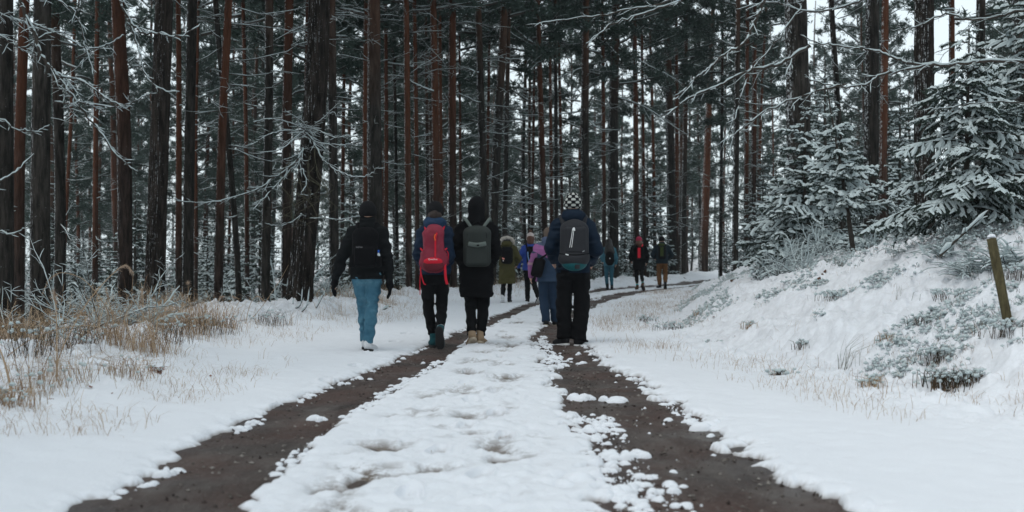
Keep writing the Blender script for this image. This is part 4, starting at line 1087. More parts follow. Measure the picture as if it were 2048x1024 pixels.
tuft('brown dead grass hump at the foot of the bank near the rushes', 1745, 785, 8.6, 90, .15, .9, M_STRAW, 3, .055, (.002, .004), .25)
tuft('small brown hollow tuft under snow on the flat verge', 1558, 755, 9.7, 60, .09, 1.1, M_HEATH, 4, .05, (.002, .004), .5)
tuft('dark evergreen shrub poking through the snow low on the right bank', 1905, 778, 8.7, 190, .17, .8, M_HEATH, 5, .10, (.003, .005), .5, 'heather_shrub')
tuft('smaller dark shrub right of the dark evergreen shrub', 1950, 765, 8.9, 90, .14, .8, M_HEATH, 6, .06, (.002, .004), .4, 'heather_shrub')
tuft('snow-clotted shrub left above the dark evergreen shrub', 1880, 722, 9.0, 120, .22, .7, M_HEATH, 7, .07, (.0015, .003), .75, 'heather_shrub')
tuft('snowy heather below the wooden post', 2015, 662, 9.4, 130, .18, .8, M_HEATH, 8, .12, (.0015, .003), .7, 'heather_shrub')
tuft('snowy heather right of the wooden post', 2040, 560, 9.9, 130, .18, .8, M_HEATH, 9, .12, (.0015, .003), .6, 'heather_shrub')
tuft('heather patch left of the wooden post with a rusty leaf', 1905, 600, 10.2, 90, .12, .8, M_HEATH, 10, .13, (.0015, .003), .7, 'heather_shrub')
tuft('little dark heather clump in the middle of the right bank', 1660, 610, 12.0, 60, .12, .8, M_HEATH, 11, .08, (.0015, .003), .6, 'heather_shrub')
tuft('low dark twiggy clump on the right verge beside the path bend', 1292, 648, 18.5, 60, .16, .8, M_HEATH, 12, .09, (.002, .004), .4, 'heather_shrub')
tuft('brown twiggy clump at the toe of the bank in the middle', 1345, 665, 17.0, 90, .22, .7, M_HEATH, 13, .14, (.002, .004), .5, 'heather_shrub')
tuft('rusty brown clump lying on the left hummock', 318, 752, 11.0, 50, .10, 1.0, M_LEAF, 14, .05, (.003, .006), .3)
tuft('blond grass clump at the far left edge', 15, 815, 8.3, 150, .17, 1.1, M_STRAW, 15, .10, (.002, .004), .15)
tuft('dense blond grass clump left of the rusty clump', 245, 760, 10.4, 120, .24, 1.0, M_STRAW, 16, .12, (.0015, .003), .1)
tuft('tall blond grass clump under the arching stalks', 130, 770, 9.6, 110, .30, 1.0, M_STRAW, 17, .16, (.0015, .003), .1)
tuft('pale straw clump between the stalks at the left edge', 60, 790, 8.8, 80, .24, 1.1, M_STRAW, 18, .13, (.0015, .003), .15)
tuft('sparse pink-brown grass clump on the flat right verge', 1325, 700, 13.5, 50, .16, .8, M_STRAW2, 19, .12, (.0015, .0028), 0)

for i, (px, py, lab) in enumerate([(1430, 690, 'warm brown tuft at the toe of the bank nearest the path'), (1500, 665, 'warm brown tuft a little up the bank from the toe'), (1610, 700, 'small warm brown tuft below the rotten stick'), (1775, 690, 'small brown tuft above the rush fan'), (1850, 655, 'brown twiggy tuft left above the snow-clotted shrub'), (1400, 630, 'brown twiggy tuft high at the far end of the bank')]):
    tuft(lab, px, py, 12.0, 55, .10, .9, M_STRAW if i % 2 else M_HEATH, 60+i, .06, (.002, .004), .3)
for i, (px, py, lab) in enumerate([(160, 700, 'brown weed clump under the leggy bush at the left verge edge'), (330, 690, 'brown weed clump before the furrowed left pine'), (420, 668, 'brown weed clump before the leaning stem'), (60, 720, 'brown weed clump nearest the left frame edge'), (540, 652, 'brown weed clump left of the big roadside pine')]):
    tuft(lab, px, py, 12.0, 110, .34, .8, M_HEATH, 80+i, .16, (.0015, .003), .25)
# post, sticks, brushwood
a = NT('post_wood'); v = a.coord('Object', (14, 14, 3)); f = a.noise(v, 2.5, 5, .7); a.col(a.ramp(f, [(.3, (.035, .028, .016)), (.6, (.10, .085, .045)), (.8, (.15, .14, .08))])); a.rough(.9, .1); a.bump(f, .8, .01); M_POST = a.m
def post():
    Dp = hit(2018, 652) or 9.5; b = at(2018, 652, Dp); t_ = at(1983, 477, Dp+.05); z = g1(b.x, b.y)
    t = thing('wooden_post', 'weathered leaning wooden post on the right bank', 'post', (b.x, b.y, z))
    d = t_-Vector((b.x, b.y, z)); n = 18; P = np.array([tuple(d*(i/(n-1.0)*1.25-.25)) for i in range(n)])
    V, F = tube(P, .039, 12); ring = 12; c = V.reshape(n, ring, 3)
    k = 1+.05*(vn2(np.tile(np.arange(ring)*1.3, n), np.repeat(np.arange(n)*.35, ring), 5)-.5).reshape(n, ring, 1)*2
    ctr = P[:, None, :]; V = (ctr+(c-ctr)*k).reshape(-1, 3)
    top = np.arange(ring)+(n-1)*ring; me = MB(); me.add(V, F, 0); me.V.append(np.array([P[-1]+[0, 0, .004]], dtype=np.float32)); me.n += 1
    me.F.setdefault((3, 0), []).append(np.array([(top[i], top[(i+1) % ring], me.n-1) for i in range(ring)]))
    obj('post_shaft', me.mesh('post_shaft', [M_POST], True), t)
    s = MB(); Q = np.array([P[-1]+[-.035, 0, .01], P[-1]+[-.012, 0, .02], P[-1]+[.015, 0, .02], P[-1]+[.036, 0, .006]]); V, F = tube(Q, [.008, .030, .030, .008], 8, squash=.6); s.add(V, F, 0)
    obj('snow_cap', s.mesh('snow_cap', [M_SNOW]), t)
post()
def stick(label, pts, D0, D1, r, seed, name='fallen_stick', lvl=1, ln=.25, load=1.3, mat=M_TWIG, snow=True, sp=.15, lying=False):
    rr = np.random.RandomState(seed); k = len(pts); P = [at(x, y, (hit(x, y) or D0) if lying else D0+(D1-D0)*i/(k-1)) for i, (x, y) in enumerate(pts)]
    for p in P:
        p.z = max(p.z, g1(p.x, p.y)+r*.6+.02)
    b = P[0].copy(); mb = MB(); C = catmull([tuple(p-b) for p in P], 4)
    twiggy(mb, C, r, r*.5, rr, lvl, sp, ln, .05, load, 6, .8, .3, snow); o = obj(name, mb.mesh(name, [mat, M_TWSNOW]), None, b)
    return tag(o, label, 'branch')
M_ROT = mat_plain('rotten_wood', (0.10, 0.052, 0.032), .4, 20, .9, .1, .5)
stick('rotten brown stick propped up in the middle of the right bank', [(1620, 582), (1637, 562), (1652, 545)], 13.5, 13.9, .03, 1, lvl=0, lying=True, mat=M_ROT, snow=False)
stick('dark snow-topped stick lying high on the right bank', [(1461, 566), (1475, 561), (1490, 558)], 17.5, 17.8, .03, 2, lvl=0, lying=True, mat=M_ROT)
stick('broken pale stick lying in the snow right of the jeans hiker', [(766, 624), (773, 619), (781, 615)], 20.5, 20.8, .03, 3, lvl=0, lying=True)
stick('long snow-covered limb slanting up at the top of the right bank', [(1880, 512), (1915, 478), (1945, 452), (1978, 420)], 11.2, 11.0, .016, 4, lvl=1, load=1.9)
stick('thin grey twig lying flat on the foreground verge', [(215, 832), (250, 822), (300, 838)], 8.0, 7.9, .004, 11, lying=True, ln=.12, snow=False, sp=.1)
stick('brown twig at the left edge of the foreground snow', [(-20, 912), (20, 918), (52, 924)], 6.35, 6.3, .005, 12, lying=True, ln=.06, snow=False, mat=M_ROT)
stick('snowy twig lying before the jeans hiker heap', [(625, 640), (680, 612), (740, 590)], 21.5, 23.5, .014, 13, ln=.5)
stick('black crooked twig at the far left behind the grass', [(10, 735), (30, 728), (78, 724)], 10.6, 10.4, .006, 14, ln=.2)
for i, (px, D) in enumerate([(570, 18.6), (585, 18.5), (552, 18.9), (630, 18.7), (602, 18.3)]):
    stick('snow-capped dead shoot leaning on the root flare of the big roadside pine', [(px, 640), (px+R.uniform(6, 16), 610), (px+R.uniform(10, 30), 575)], D, D, .012, 20+i, ln=.18)['group'] = 'snowy shoots at the roots of the big pine'

heap = bush(821, .55, 40, level=1, load=2.2, spread=1.6, r0=.007, spacing=.07).mesh('twigs', [M_TWIG, M_TWSNOW])
for lab, px, D, sc_, rz in [('snow-buried brushwood heap at the right edge of the bank crest', 2020, 10.9, 1.0, .3), ('snow-buried brushwood heap beneath the slanting limb', 1955, 11.3, 1.0, 1.6), ('flatter brushwood heap left of the slanting limb', 1885, 11.9, .8, 3.0), ('thin scatter of snowy brushwood at the foot of the dense spruce', 1820, 13.3, .7, 4.2)]:
    place_bush(lab, px, D, heap, (sc_*1.3, sc_, sc_*.55), 'brushwood', 'brushwood_heap', rz=rz)

def haze():
    m = bpy.data.materials.new('haze'); m.use_nodes = True; t = m.node_tree; t.nodes.clear()
    o = t.nodes.new('ShaderNodeOutputMaterial'); v = t.nodes.new('ShaderNodeVolumePrincipled'); v.inputs['Density'].default_value = HAZE; v.inputs['Color'].default_value = (.86, .93, .97, 1); v.inputs['Anisotropy'].default_value = 0.0
    t.links.new(v.outputs[0], o.inputs['Volume'])
    x, y0, y1, z0, z1 = 460, -95, 470, -14, 32
    V = [(-x, y0, z0), (x, y0, z0), (x, y1, z0), (-x, y1, z0), (-x, y0, z1), (x, y0, z1), (x, y1, z1), (-x, y1, z1)]
    F = [(0, 3, 2, 1), (4, 5, 6, 7), (0, 1, 5, 4), (1, 2, 6, 5), (2, 3, 7, 6), (3, 0, 4, 7)]
    obj('haze', make_mesh('haze', V, [np.array(F)], [m], smooth=False), kind='stuff')
if HAZE > 0: haze()
# ------------------------------------------------------------------ people: smooth implicit bodies and clothes
def V3(*a): return np.array(a, dtype=np.float32)
class Fld:
    def __init__(s, lo, hi, h):
        s.lo = np.array(lo, dtype=np.float32); s.h = h
        s.n = np.ceil((np.array(hi)-s.lo)/h).astype(int)+1
        ax = [s.lo[i]+h*np.arange(s.n[i], dtype=np.float32) for i in range(3)]
        s.X, s.Y, s.Z = np.meshgrid(*ax, indexing='ij'); s.d = np.full(s.X.shape, 9.0, dtype=np.float32)
    def box(s, lo, hi):
        sl = []
        for i in range(3):
            a = int(max(0, math.floor((lo[i]-s.lo[i])/s.h))); b = int(min(s.n[i], math.ceil((hi[i]-s.lo[i])/s.h)+1)); sl.append(slice(a, max(b, a+1)))
        return tuple(sl)
    def put(s, f, lo, hi, k, pad=.08, sub=False):
        b = s.box([q-pad for q in lo], [q+pad for q in hi]); X, Y, Z = s.X[b], s.Y[b], s.Z[b]
        if X.size == 0: return
        e = f(X, Y, Z).astype(np.float32); d = s.d[b]
        if sub: s.d[b] = np.maximum(d, -e); return
        if k > 0:
            h = np.clip(.5+.5*(d-e)/k, 0, 1); s.d[b] = d*(1-h)+e*h-k*h*(1-h)
        else: s.d[b] = np.minimum(d, e)
    def cap(s, a, b, ra, rb, k=.03, sub=False, sq=None):
        a = V3(*a); b = V3(*b); m = max(ra, rb)
        def f(X, Y, Z):
            ab = b-a; L = float(ab@ab)+1e-9
            t = np.clip(((X-a[0])*ab[0]+(Y-a[1])*ab[1]+(Z-a[2])*ab[2])/L, 0, 1)
            return np.sqrt((X-a[0]-ab[0]*t)**2+(Y-a[1]-ab[1]*t)**2+(Z-a[2]-ab[2]*t)**2)-(ra+(rb-ra)*t)
        s.put(f, np.minimum(a, b)-m, np.maximum(a, b)+m, k, sub=sub)
    def chain(s, pts, rs, k=.03):
        for i in range(len(pts)-1): s.cap(pts[i], pts[i+1], rs[i], rs[i+1], k)
    def ell(s, c, r, k=.03, rot=None, sub=False, p=2.0):
        c = V3(*c); r = V3(*r); m = float(max(r)); Rm = None if rot is None else np.array(rot.to_3x3(), dtype=np.float32).T
        def f(X, Y, Z):
            x, y, z = X-c[0], Y-c[1], Z-c[2]
            if Rm is not None: x, y, z = Rm[0, 0]*x+Rm[0, 1]*y+Rm[0, 2]*z, Rm[1, 0]*x+Rm[1, 1]*y+Rm[1, 2]*z, Rm[2, 0]*x+Rm[2, 1]*y+Rm[2, 2]*z
            q = (np.abs(x/r[0])**p+np.abs(y/r[1])**p+np.abs(z/r[2])**p)**(1/p)
            return (q-1)*float(min(r))
        s.put(f, c-m, c+m, k, sub=sub)
    def rbox(s, c, hx, rad, k=.02, rot=None, sub=False):
        c = V3(*c); hx = V3(*hx); m = float(np.linalg.norm(hx)); Rm = None if rot is None else np.array(rot.to_3x3(), dtype=np.float32).T
        def f(X, Y, Z):
            x, y, z = X-c[0], Y-c[1], Z-c[2]
            if Rm is not None: x, y, z = Rm[0, 0]*x+Rm[0, 1]*y+Rm[0, 2]*z, Rm[1, 0]*x+Rm[1, 1]*y+Rm[1, 2]*z, Rm[2, 0]*x+Rm[2, 1]*y+Rm[2, 2]*z
            qx, qy, qz = np.abs(x)-hx[0]+rad, np.abs(y)-hx[1]+rad, np.abs(z)-hx[2]+rad
            return np.sqrt(np.maximum(qx, 0)**2+np.maximum(qy, 0)**2+np.maximum(qz, 0)**2)+np.minimum(np.maximum(qx, np.maximum(qy, qz)), 0)-rad
        s.put(f, c-m, c+m, k, sub=sub)
    def loft(s, rows, k=.03, p=2.4):
        """rows of (z, cx, cy, rx, ry): a torso or coat as stacked super-ellipses"""
        a = np.array(sorted(rows), dtype=np.float32)
        def f(X, Y, Z):
            cx = np.interp(Z, a[:, 0], a[:, 1]); cy = np.interp(Z, a[:, 0], a[:, 2]); rx = np.interp(Z, a[:, 0], a[:, 3]); ry = np.interp(Z, a[:, 0], a[:, 4])
            q = (np.abs((X-cx)/rx)**p+np.abs((Y-cy)/ry)**p)**(1/p); d = (q-1)*np.minimum(rx, ry)
            zz = np.maximum(a[0, 0]-Z, Z-a[-1, 0]); return np.maximum(d, zz)
        s.put(f, (a[:, 1].min()-a[:, 3].max(), a[:, 2].min()-a[:, 4].max(), a[0, 0]), (a[:, 1].max()+a[:, 3].max(), a[:, 2].max()+a[:, 4].max(), a[-1, 0]), k)
    def cutz(s, z, keep='above', nrm=(0, 0, 1)):
        d = (s.Z-z); s.d = np.maximum(s.d, -d if keep == 'above' else d)
    def folds(s, amp, fx=7, fz=16, seed=0, sl=1.2):
        n = vn3(s.X*fx+s.Z*sl, s.Y*fx, s.Z*fz, seed); r = 1-np.abs(2*n-1); n2 = vn3(s.X*22, s.Y*22, s.Z*26, seed+1)
        s.d = s.d-(amp*(r-.45)*2+amp*.35*(n2-.5)).astype(np.float32)
    def mesh(s, name, mat, paint=None, smooth=1):
        v = s.d; ins = v < 0
        ins[0] = ins[-1] = False; ins[:, 0] = ins[:, -1] = False; ins[:, :, 0] = ins[:, :, -1] = False
        v = np.where(ins, np.minimum(v, -1e-5), np.maximum(v, 1e-5))
        c = np.zeros(tuple(x-1 for x in v.shape), dtype=np.int8)
        for a in (0, 1):
            for b in (0, 1):
                for e in (0, 1): c += ins[a:a+c.shape[0], b:b+c.shape[1], e:e+c.shape[2]]
        act = (c > 0) & (c < 8); I, J, K = np.nonzero(act); idx = -np.ones(act.shape, dtype=np.int64); idx[I, J, K] = np.arange(len(I))
        P = np.zeros((len(I), 3)); C = np.zeros(len(I))
        cr = [(a, b, e) for a in (0, 1) for b in (0, 1) for e in (0, 1)]
        for p in cr:
            for ax in range(3):
                if p[ax]: continue
                q = list(p); q[ax] = 1; v0 = v[I+p[0], J+p[1], K+p[2]]; v1 = v[I+q[0], J+q[1], K+q[2]]
                m = (v0 < 0) != (v1 < 0); t = np.where(m, v0/(v0-v1+1e-12), 0)
                pp = np.array(p, dtype=float)[None]+np.zeros((len(I), 3)); pp[:, ax] += t; P[m] += pp[m]; C[m] += 1
        P = P/C[:, None]+np.c_[I, J, K]; P = P*s.h+s.lo
        Q = []
        for ax in range(3):
            sl0 = [slice(1, -1)]*3; sl0[ax] = slice(0, -1); sl1 = list(sl0); sl1[ax] = slice(1, None)
            a0 = ins[tuple(sl0)]; a1 = ins[tuple(sl1)]; w = np.argwhere(a0 != a1)
            if len(w) == 0: continue
            flip = a0[w[:, 0], w[:, 1], w[:, 2]]; off = np.ones(3, int); off[ax] = 0; w = w+off
            u, vv = [(1, 2), (2, 0), (0, 1)][ax]; o = []
            for du, dv in ((1, 1), (0, 1), (0, 0), (1, 0)):
                ww = w.copy(); ww[:, u] -= du; ww[:, vv] -= dv; o.append(idx[ww[:, 0], ww[:, 1], ww[:, 2]])
            q = np.stack(o, 1); q[~flip] = q[~flip][:, ::-1]; Q.append(q)
        Q = np.concatenate(Q); Q = Q[(Q >= 0).all(1)]
        for _ in range(smooth):        # one gentle relaxation
            S = np.zeros_like(P); W = np.zeros(len(P))
            for a, b in ((0, 1), (1, 2), (2, 3), (3, 0)):
                for x, y in ((a, b), (b, a)): np.add.at(S, Q[:, x], P[Q[:, y]]); np.add.at(W, Q[:, x], 1)
            P = P*.55+.45*S/np.maximum(W, 1)[:, None]
        at_ = {'col': paint(P)} if paint else None
        return make_mesh(name, P, [Q], [mat], None, True, at_)

def cloth(name, c, weave=140, rough=.9, spec=.15, attr=False, bump=.25, var=.18):
    a = NT(name); v = a.coord('Object'); f = a.noise(v, 9, 4, .6); w = a.noise(v, weave, 2)
    base = a.n('ShaderNodeAttribute', attribute_name='col').outputs['Color'] if attr else None
    if attr: k = a.mix(f, base, base); k = a.mix(a.math('MULTIPLY', f, .3), base, (0.01, 0.01, 0.012))
    else: k = a.mix(f, tuple(x*(1-var) for x in c), tuple(x*(1+var) for x in c))
    a.col(k); a.rough(rough, spec); a.bump(a.math('ADD', f, a.math('MULTIPLY', w, .4)), bump, .012)
    return a.m
M_SKIN = mat_plain('skin', (.50, .30, .22), .08, 20, .55, .3)
M_BLACK = cloth('black_cloth', (.007, .007, .008), spec=.06); M_BLACK2 = cloth('charcoal_cloth', (.008, .009, .010), spec=.08); M_KNITB = cloth('black_knit', (.008, .008, .009), 220, bump=.6)
M_JEANS = None
def mat_jeans():
    a = NT('denim'); v = a.coord('Object'); f = a.noise(v, 6, 4, .65); w = a.noise(a.coord('Object', (1, 1, .3)), 160, 2)
    k = a.ramp(f, [(.3, (.025, .085, .135)), (.55, (.055, .145, .205)), (.75, (.12, .24, .30))]); a.col(k); a.rough(.9, .15)
    a.bump(a.math('ADD', f, a.math('MULTIPLY', w, .3)), .4, .015); return a.m
M_JEANS = mat_jeans()
M_RUBBER = mat_plain('shoe_rubber', (.015, .015, .016), .2, 30, .7, .3); M_SOLEW = mat_plain('white_sole', (.62, .62, .62), .1, 30, .6, .3)
M_SHOEK = cloth('black_shoe', (.016, .016, .018)); M_SHOEW = cloth('snowy_shoe', (.55, .56, .58)); M_SUEDE = cloth('tan_suede', (.28, .20, .13)); M_TEALK = cloth('teal_shoe', (.012, .06, .07))
M_SOCKG = cloth('grey_sock', (.42, .42, .44)); M_TEAL = cloth('teal_knit', (.02, .42, .42)); M_HAIRD = mat_plain('dark_hair', (.010, .008, .008), .3, 60, .5, .4, .6); M_HAIRR = mat_plain('auburn_hair', (.085, .030, .016), .3, 60, .5, .4, .6)
M_FUR = mat_plain('pale_fur', (.42, .38, .34), .25, 50, .95, .1, 1.0)

def foot(name, P, mats, ank, pitch, yaw=0, size=1.0, sole=M_RUBBER, upper=M_SHOEK, boot=.09, hv=.010):
    """shoe under an ankle; pitch>0 raises the heel (toe down)"""
    Rm = Matrix.Rotation(yaw, 4, 'Z')@Matrix.Rotation(-pitch, 4, 'X'); s = size
    o = thing_part = None
    F_ = Fld((-.08*s, -.12*s, -.12*s), (.08*s, .24*s, .12*s), hv)
    F_.ell((0, -.02*s, -.035*s), (.042*s, .055*s, .05*s), .02); F_.ell((0, .09*s, -.05*s), (.048*s, .10*s, .042*s), .03); F_.ell((0.004, .145*s, -.058*s), (.045*s, .06*s, .032*s), .03)
    F_.cap((0, -.015*s, -.03*s), (0, -.02*s, boot), .044*s, .045*s, .02); F_.d = np.maximum(F_.d, -(F_.Z+.080*s)); F_.d = np.maximum(F_.d, F_.Z-boot-.02)
    up = obj('shoe', F_.mesh('shoe', upper), P)
    G_ = Fld((-.08*s, -.12*s, -.13*s), (.08*s, .25*s, -.05*s), hv)
    G_.ell((0, -.015*s, -.085*s), (.046*s, .062*s, .05*s), .02); G_.ell((0.003, .105*s, -.085*s), (.053*s, .105*s, .05*s), .04)
    G_.d = np.maximum(G_.d, np.abs(G_.Z+.085*s)-.015*s)
    so = obj('sole', G_.mesh('sole', sole), up)
    up.matrix_local = Matrix.Translation(Vector(ank))@Rm
    return up

def rotx(a): return Matrix.Rotation(a, 4, 'X')
def hand(F_, wrist, el, side, r=1.0, palm=None):
    """palm, four fingers and a thumb, slightly curled, hanging from the wrist"""
    w = V3(*wrist); d = w-V3(*el); d /= np.linalg.norm(d); fw = V3(0, 1, 0); d = d*.8+V3(0, .12, -.4); d /= np.linalg.norm(d)
    fy = fw-d*float(fw@d); fy /= np.linalg.norm(fy); n = np.cross(d, fy)*(1 if side > 0 else -1)     # n towards the body
    pc = w+d*.05*r; F_.cap(w, w+d*.045*r, .026*r, .030*r, .02)
    for i in range(4):
        o = (i-1.5)*-.019*r; base = w+d*.075*r+fy*o*1.0; F_.cap(w+d*.03*r+fy*o*.7, base, .017*r, .014*r, .012)
        L = [.062, .072, .068, .052][i]*r; a = base+d*L*.5-n*.006*r; b = a+(d*.85-n*.5)*L*.5
        F_.cap(base, a, .0115*r, .0105*r, .004); F_.cap(a, b, .0105*r, .009*r, .003)
    t0 = w+d*.03*r+fy*.028*r; t1 = t0+(d*.6+fy*.75)*.035*r; F_.cap(t0, t1, .015*r, .012*r, .01); F_.cap(t1, t1+(d*.95+fy*.1)*.032*r, .012*r, .010*r, .004)

def person(label, px, py, H, cfg, D=None, rz=0.0):
    """cfg: joints (metres for a 1.8 m figure, facing +Y) and clothes"""
    D = FPX*CAMZ/(py-HY)
    for _ in range(6): x = (px-1024)*D/FPX; zc = surf(x, D)-.012; D = .5*D+.5*FPX*(CAMZ-zc)/(py-HY)
    x = (px-1024)*D/FPX; zc = surf(x, D)-.012
    t = thing('person', label, 'person', (x, D, zc), rz, None); s = H/1.8; t.scale = (s, s, s)
    c = dict(hip=.09, hz=.93, sh=.185, shz=1.44, lean=0.0, head=(0, .03, 1.66), kneeL=(-.09, .03, .50), ankL=(-.09, -.02, .10), kneeR=(.09, .03, .50), ankR=(.09, -.02, .10), footL=0, footR=0, yawL=.1, yawR=-.1,
             elL=(-.30, -.02, 1.16), wrL=(-.26, .14, .98), elR=(.30, -.02, 1.16), wrR=(.26, .14, .98), h=.014, torso=1.0, hem=.86, jr=1.0, ar=1.0, leg=(.095, .068, .055), coat=None, hood=None, collar=False, jm=M_BLACK, tm=M_BLACK, paint=None, hands=False, fold=.008)
    c.update(cfg); h = c['h']; q = c['torso']; yl = c['lean']
    # --- the body
    bh = min(h, .013); B = Fld((-.55, -.45, -.02), (.55, .5, 1.86), bh)
    hd = V3(*c['head'])
    B.ell(hd, (.080, .098, .112), .0); B.ell(hd+V3(0, .035, -.06), (.050, .055, .055), .03); B.ell(hd+V3(0, .102, -.015), (.012, .018, .026), .012)
    for sx in (-1, 1): B.ell(hd+V3(sx*.076, .0, -.01), (.010, .020, .030), .006); B.ell(hd+V3(sx*.030, .094, .012), (.014, .010, .010), sub=True)
    B.ell(hd+V3(0, .090, -.060), (.024, .010, .007), .005)
    B.cap((0, yl, 1.45), hd+V3(0, -.02, -.06), .058, .052, .03)
    B.ell((0, yl*.7, 1.28), (.155*q, .10*q, .20), .04); B.ell((0, yl*.3, 1.05), (.135*q, .09*q, .16), .05); B.ell((0, 0, .92), (.15*q, .10*q, .10), .05)
    for sd in ('L', 'R'):
        sx = -1 if sd == 'L' else 1; hp = (sx*c['hip'], 0, c['hz']); kn = c['knee'+sd]; an = c['ank'+sd]; sh = (sx*(c['sh']-.02), yl, c['shz']-.02); el = c['el'+sd]; wr = c['wr'+sd]
        B.chain([hp, kn, an], [.078, .050, .036], .03); B.cap(an, (an[0], an[1]+.10, max(an[2]-.05, .04)), .034, .028, .02)
        B.chain([sh, el, wr], [.050, .038, .026], .03); hand(B, wr, el, sx, 1.0)
    B.d = np.maximum(B.d, -(B.Z-.0))
    body = obj('body', B.mesh('body', M_SKIN), t)
    # --- trousers
    T_ = Fld((-.36, -.42, .02), (.36, .42, 1.12), h); lr = c['leg']
    tq = q*min(1, c['jr'])*.89; T_.loft([(1.08, 0, 0, .14*tq, .10*tq), (.98, 0, -.0, .155*tq, .115*tq), (.88, 0, -.01, .178*tq, .136*tq), (.80, 0, -.005, .150*tq, .120*tq)], 0, 2.2)
    for sd in ('L', 'R'):
        sx = -1 if sd == 'L' else 1; hp = V3(sx*c['hip'], 0, c['hz']); kn = V3(*c['knee'+sd]); an = V3(*c['ank'+sd]); dn = (an-kn)/np.linalg.norm(an-kn)
        L_ = Fld.__new__(Fld); 
        T_.chain([hp+V3(0, -.01, -.04), hp*.5+kn*.5+V3(0, -.005, 0), kn, kn*.6+an*.4+V3(0, -.012, 0), an+dn*(c.get('cuff', -.0))], [lr[0], lr[0]*.86, lr[1], lr[1]*.97, lr[2]], .022)
    for sd in ('L', 'R'):
        kn = V3(*c['knee'+sd]); an = V3(*c['ank'+sd]); dn = (an-kn)/np.linalg.norm(an-kn); cu = an+dn*c.get('cuff', 0)
        pl = (T_.X-cu[0])*dn[0]+(T_.Y-cu[1])*dn[1]+(T_.Z-cu[2])*dn[2]; near = np.sqrt((T_.X-cu[0])**2+(T_.Y-cu[1])**2+(T_.Z-cu[2])**2) < .16
        T_.d = np.where(near & (pl > -.02), np.maximum(T_.d, pl), T_.d)
    T_.folds(c['fold'], 8, 14, int(px), 6); obj('trousers', T_.mesh('trousers', c['tm']), t)
    # --- shoes
    for sd in ('L', 'R'):
        foot('shoe', t, None, c['ank'+sd], c['foot'+sd], c['yaw'+sd], 1.05, c.get('sole', M_RUBBER), c.get('shoe', M_SHOEK), c.get('boot', .05), max(.009, h*.7))
        if 'sock' in c:
            kn = V3(*c['knee'+sd]); an = V3(*c['ank'+sd]); dn = (an-kn)/np.linalg.norm(an-kn); S_ = Fld(np.minimum(an-.12, an+.12), an+.14, .010)
            S_.cap(an-dn*.075, an+dn*.02, .046, .043, 0); obj('sock', S_.mesh('sock', c['sock']), t)
    # --- jacket
    J = Fld((-.56, -.42, min(.55, c['hem']-.04)), (.56, .45, 1.78), h); jr = c['jr']*q; hem = c['hem']
    rows = [(1.50, 0, yl, .105*jr, .095*jr), (1.46, 0, yl, .17*jr, .115*jr), (1.38, 0, yl, .205*jr, .135*jr), (1.25, 0, yl*.8, .21*jr, .145*jr), (1.08, 0, yl*.4, .20*jr, .14*jr), (.95, 0, 0, .205*jr, .145*jr), (.86, 0, 0, .205*jr, .148*jr)]
    if hem < .84: rows += [(.70, 0, 0, c.get('flare', .22)*jr, .165*jr), (hem-.03, 0, 0, c.get('flare', .22)*1.04*jr, .175*jr)]
    else: rows += [(hem-.03, 0, 0, .208*jr, .15*jr)]
    rows = [r for r in rows if r[0] >= hem-.031]
    J.loft(rows, 0, 2.3)
    for sd in ('L', 'R'):
        sx = -1 if sd == 'L' else 1; sh = V3(sx*c['sh'], yl, c['shz']-.035); el = V3(*c['el'+sd]); wr = V3(*c['wr'+sd]); ar = c['ar']
        J.chain([V3(sx*.08, yl, 1.46), sh, sh*.5+el*.5, el, el*.5+wr*.5, wr], [.06*ar, .080*ar, .070*ar, .062*ar, .056*ar, .046*ar], .035)
    if c['collar']: J.cap((0, yl-.0, 1.47), (0, yl+.01, 1.548), .094, .088, .03)
    J.folds(c['fold'], 6, 17, int(px)+5, -5)
    if c.get('puffy'):
        J.d = J.d-(.006*np.abs(np.sin(J.Z*math.pi/.085+.6*np.sin(J.X*6)))).astype(np.float32)
    J.d = np.maximum(J.d, hem-J.Z) if True else J.d
    # arms that hang below the hem survive
    if min(c['wrL'][2], c['wrR'][2]) < hem+.02:
        for sd in ('L', 'R'):
            el = V3(*c['el'+sd]); wr = V3(*c['wr'+sd]); J.cap(el, wr, .060*c['ar'], .046*c['ar'], .0)
    jk = obj('jacket', J.mesh('jacket', c['jm'], c['paint']), t)
    if c['hood'] == 'down':
        Hd = Fld((-.22, -.30, 1.34), (.22, .16, 1.70), h); Hd.ell((0, yl-.045, 1.535), (.135, .115, .075), 0); Hd.ell((0, yl-.075, 1.50), (.11, .085, .075), .04); Hd.ell((0, yl+.03, 1.60), (.078, .085, .09), sub=True)
        Hd.folds(.008, 9, 12, 3); obj('hood', Hd.mesh('hood', c.get('hm', c['jm']), c['paint']), t)
    if c['hood'] == 'up':
        Hd = Fld((-.22, -.25, 1.38), (.22, .24, 1.84), h); Hd.ell(hd+V3(0, -.005, .012), (.108, .128, .142), 0); Hd.ell((0, yl-.01, 1.50), (.115, .10, .09), .06); Hd.ell(hd+V3(0, .13, -.02), (.07, .09, .10), .0, sub=True)
        Hd.folds(.005, 9, 9, 4); obj('hood', Hd.mesh('hood', c['jm'], c['paint']), t)
    # --- gloves
    for sd in ('L', 'R'):
        if 'glove' in c:
            sx = -1 if sd == 'L' else 1; wr = V3(*c['wr'+sd]); G_ = Fld(wr-V3(.14, .14, .26), wr+V3(.14, .16, .08), .0065 if h < .016 else .010); hand(G_, wr, c['el'+sd], sx, 1.55); el = V3(*c['el'+sd]); dd = (el-wr)/np.linalg.norm(el-wr); G_.cap(wr, wr+dd*.04, .036, .042, .01)
            obj('glove', G_.mesh('glove', c['glove']), t)
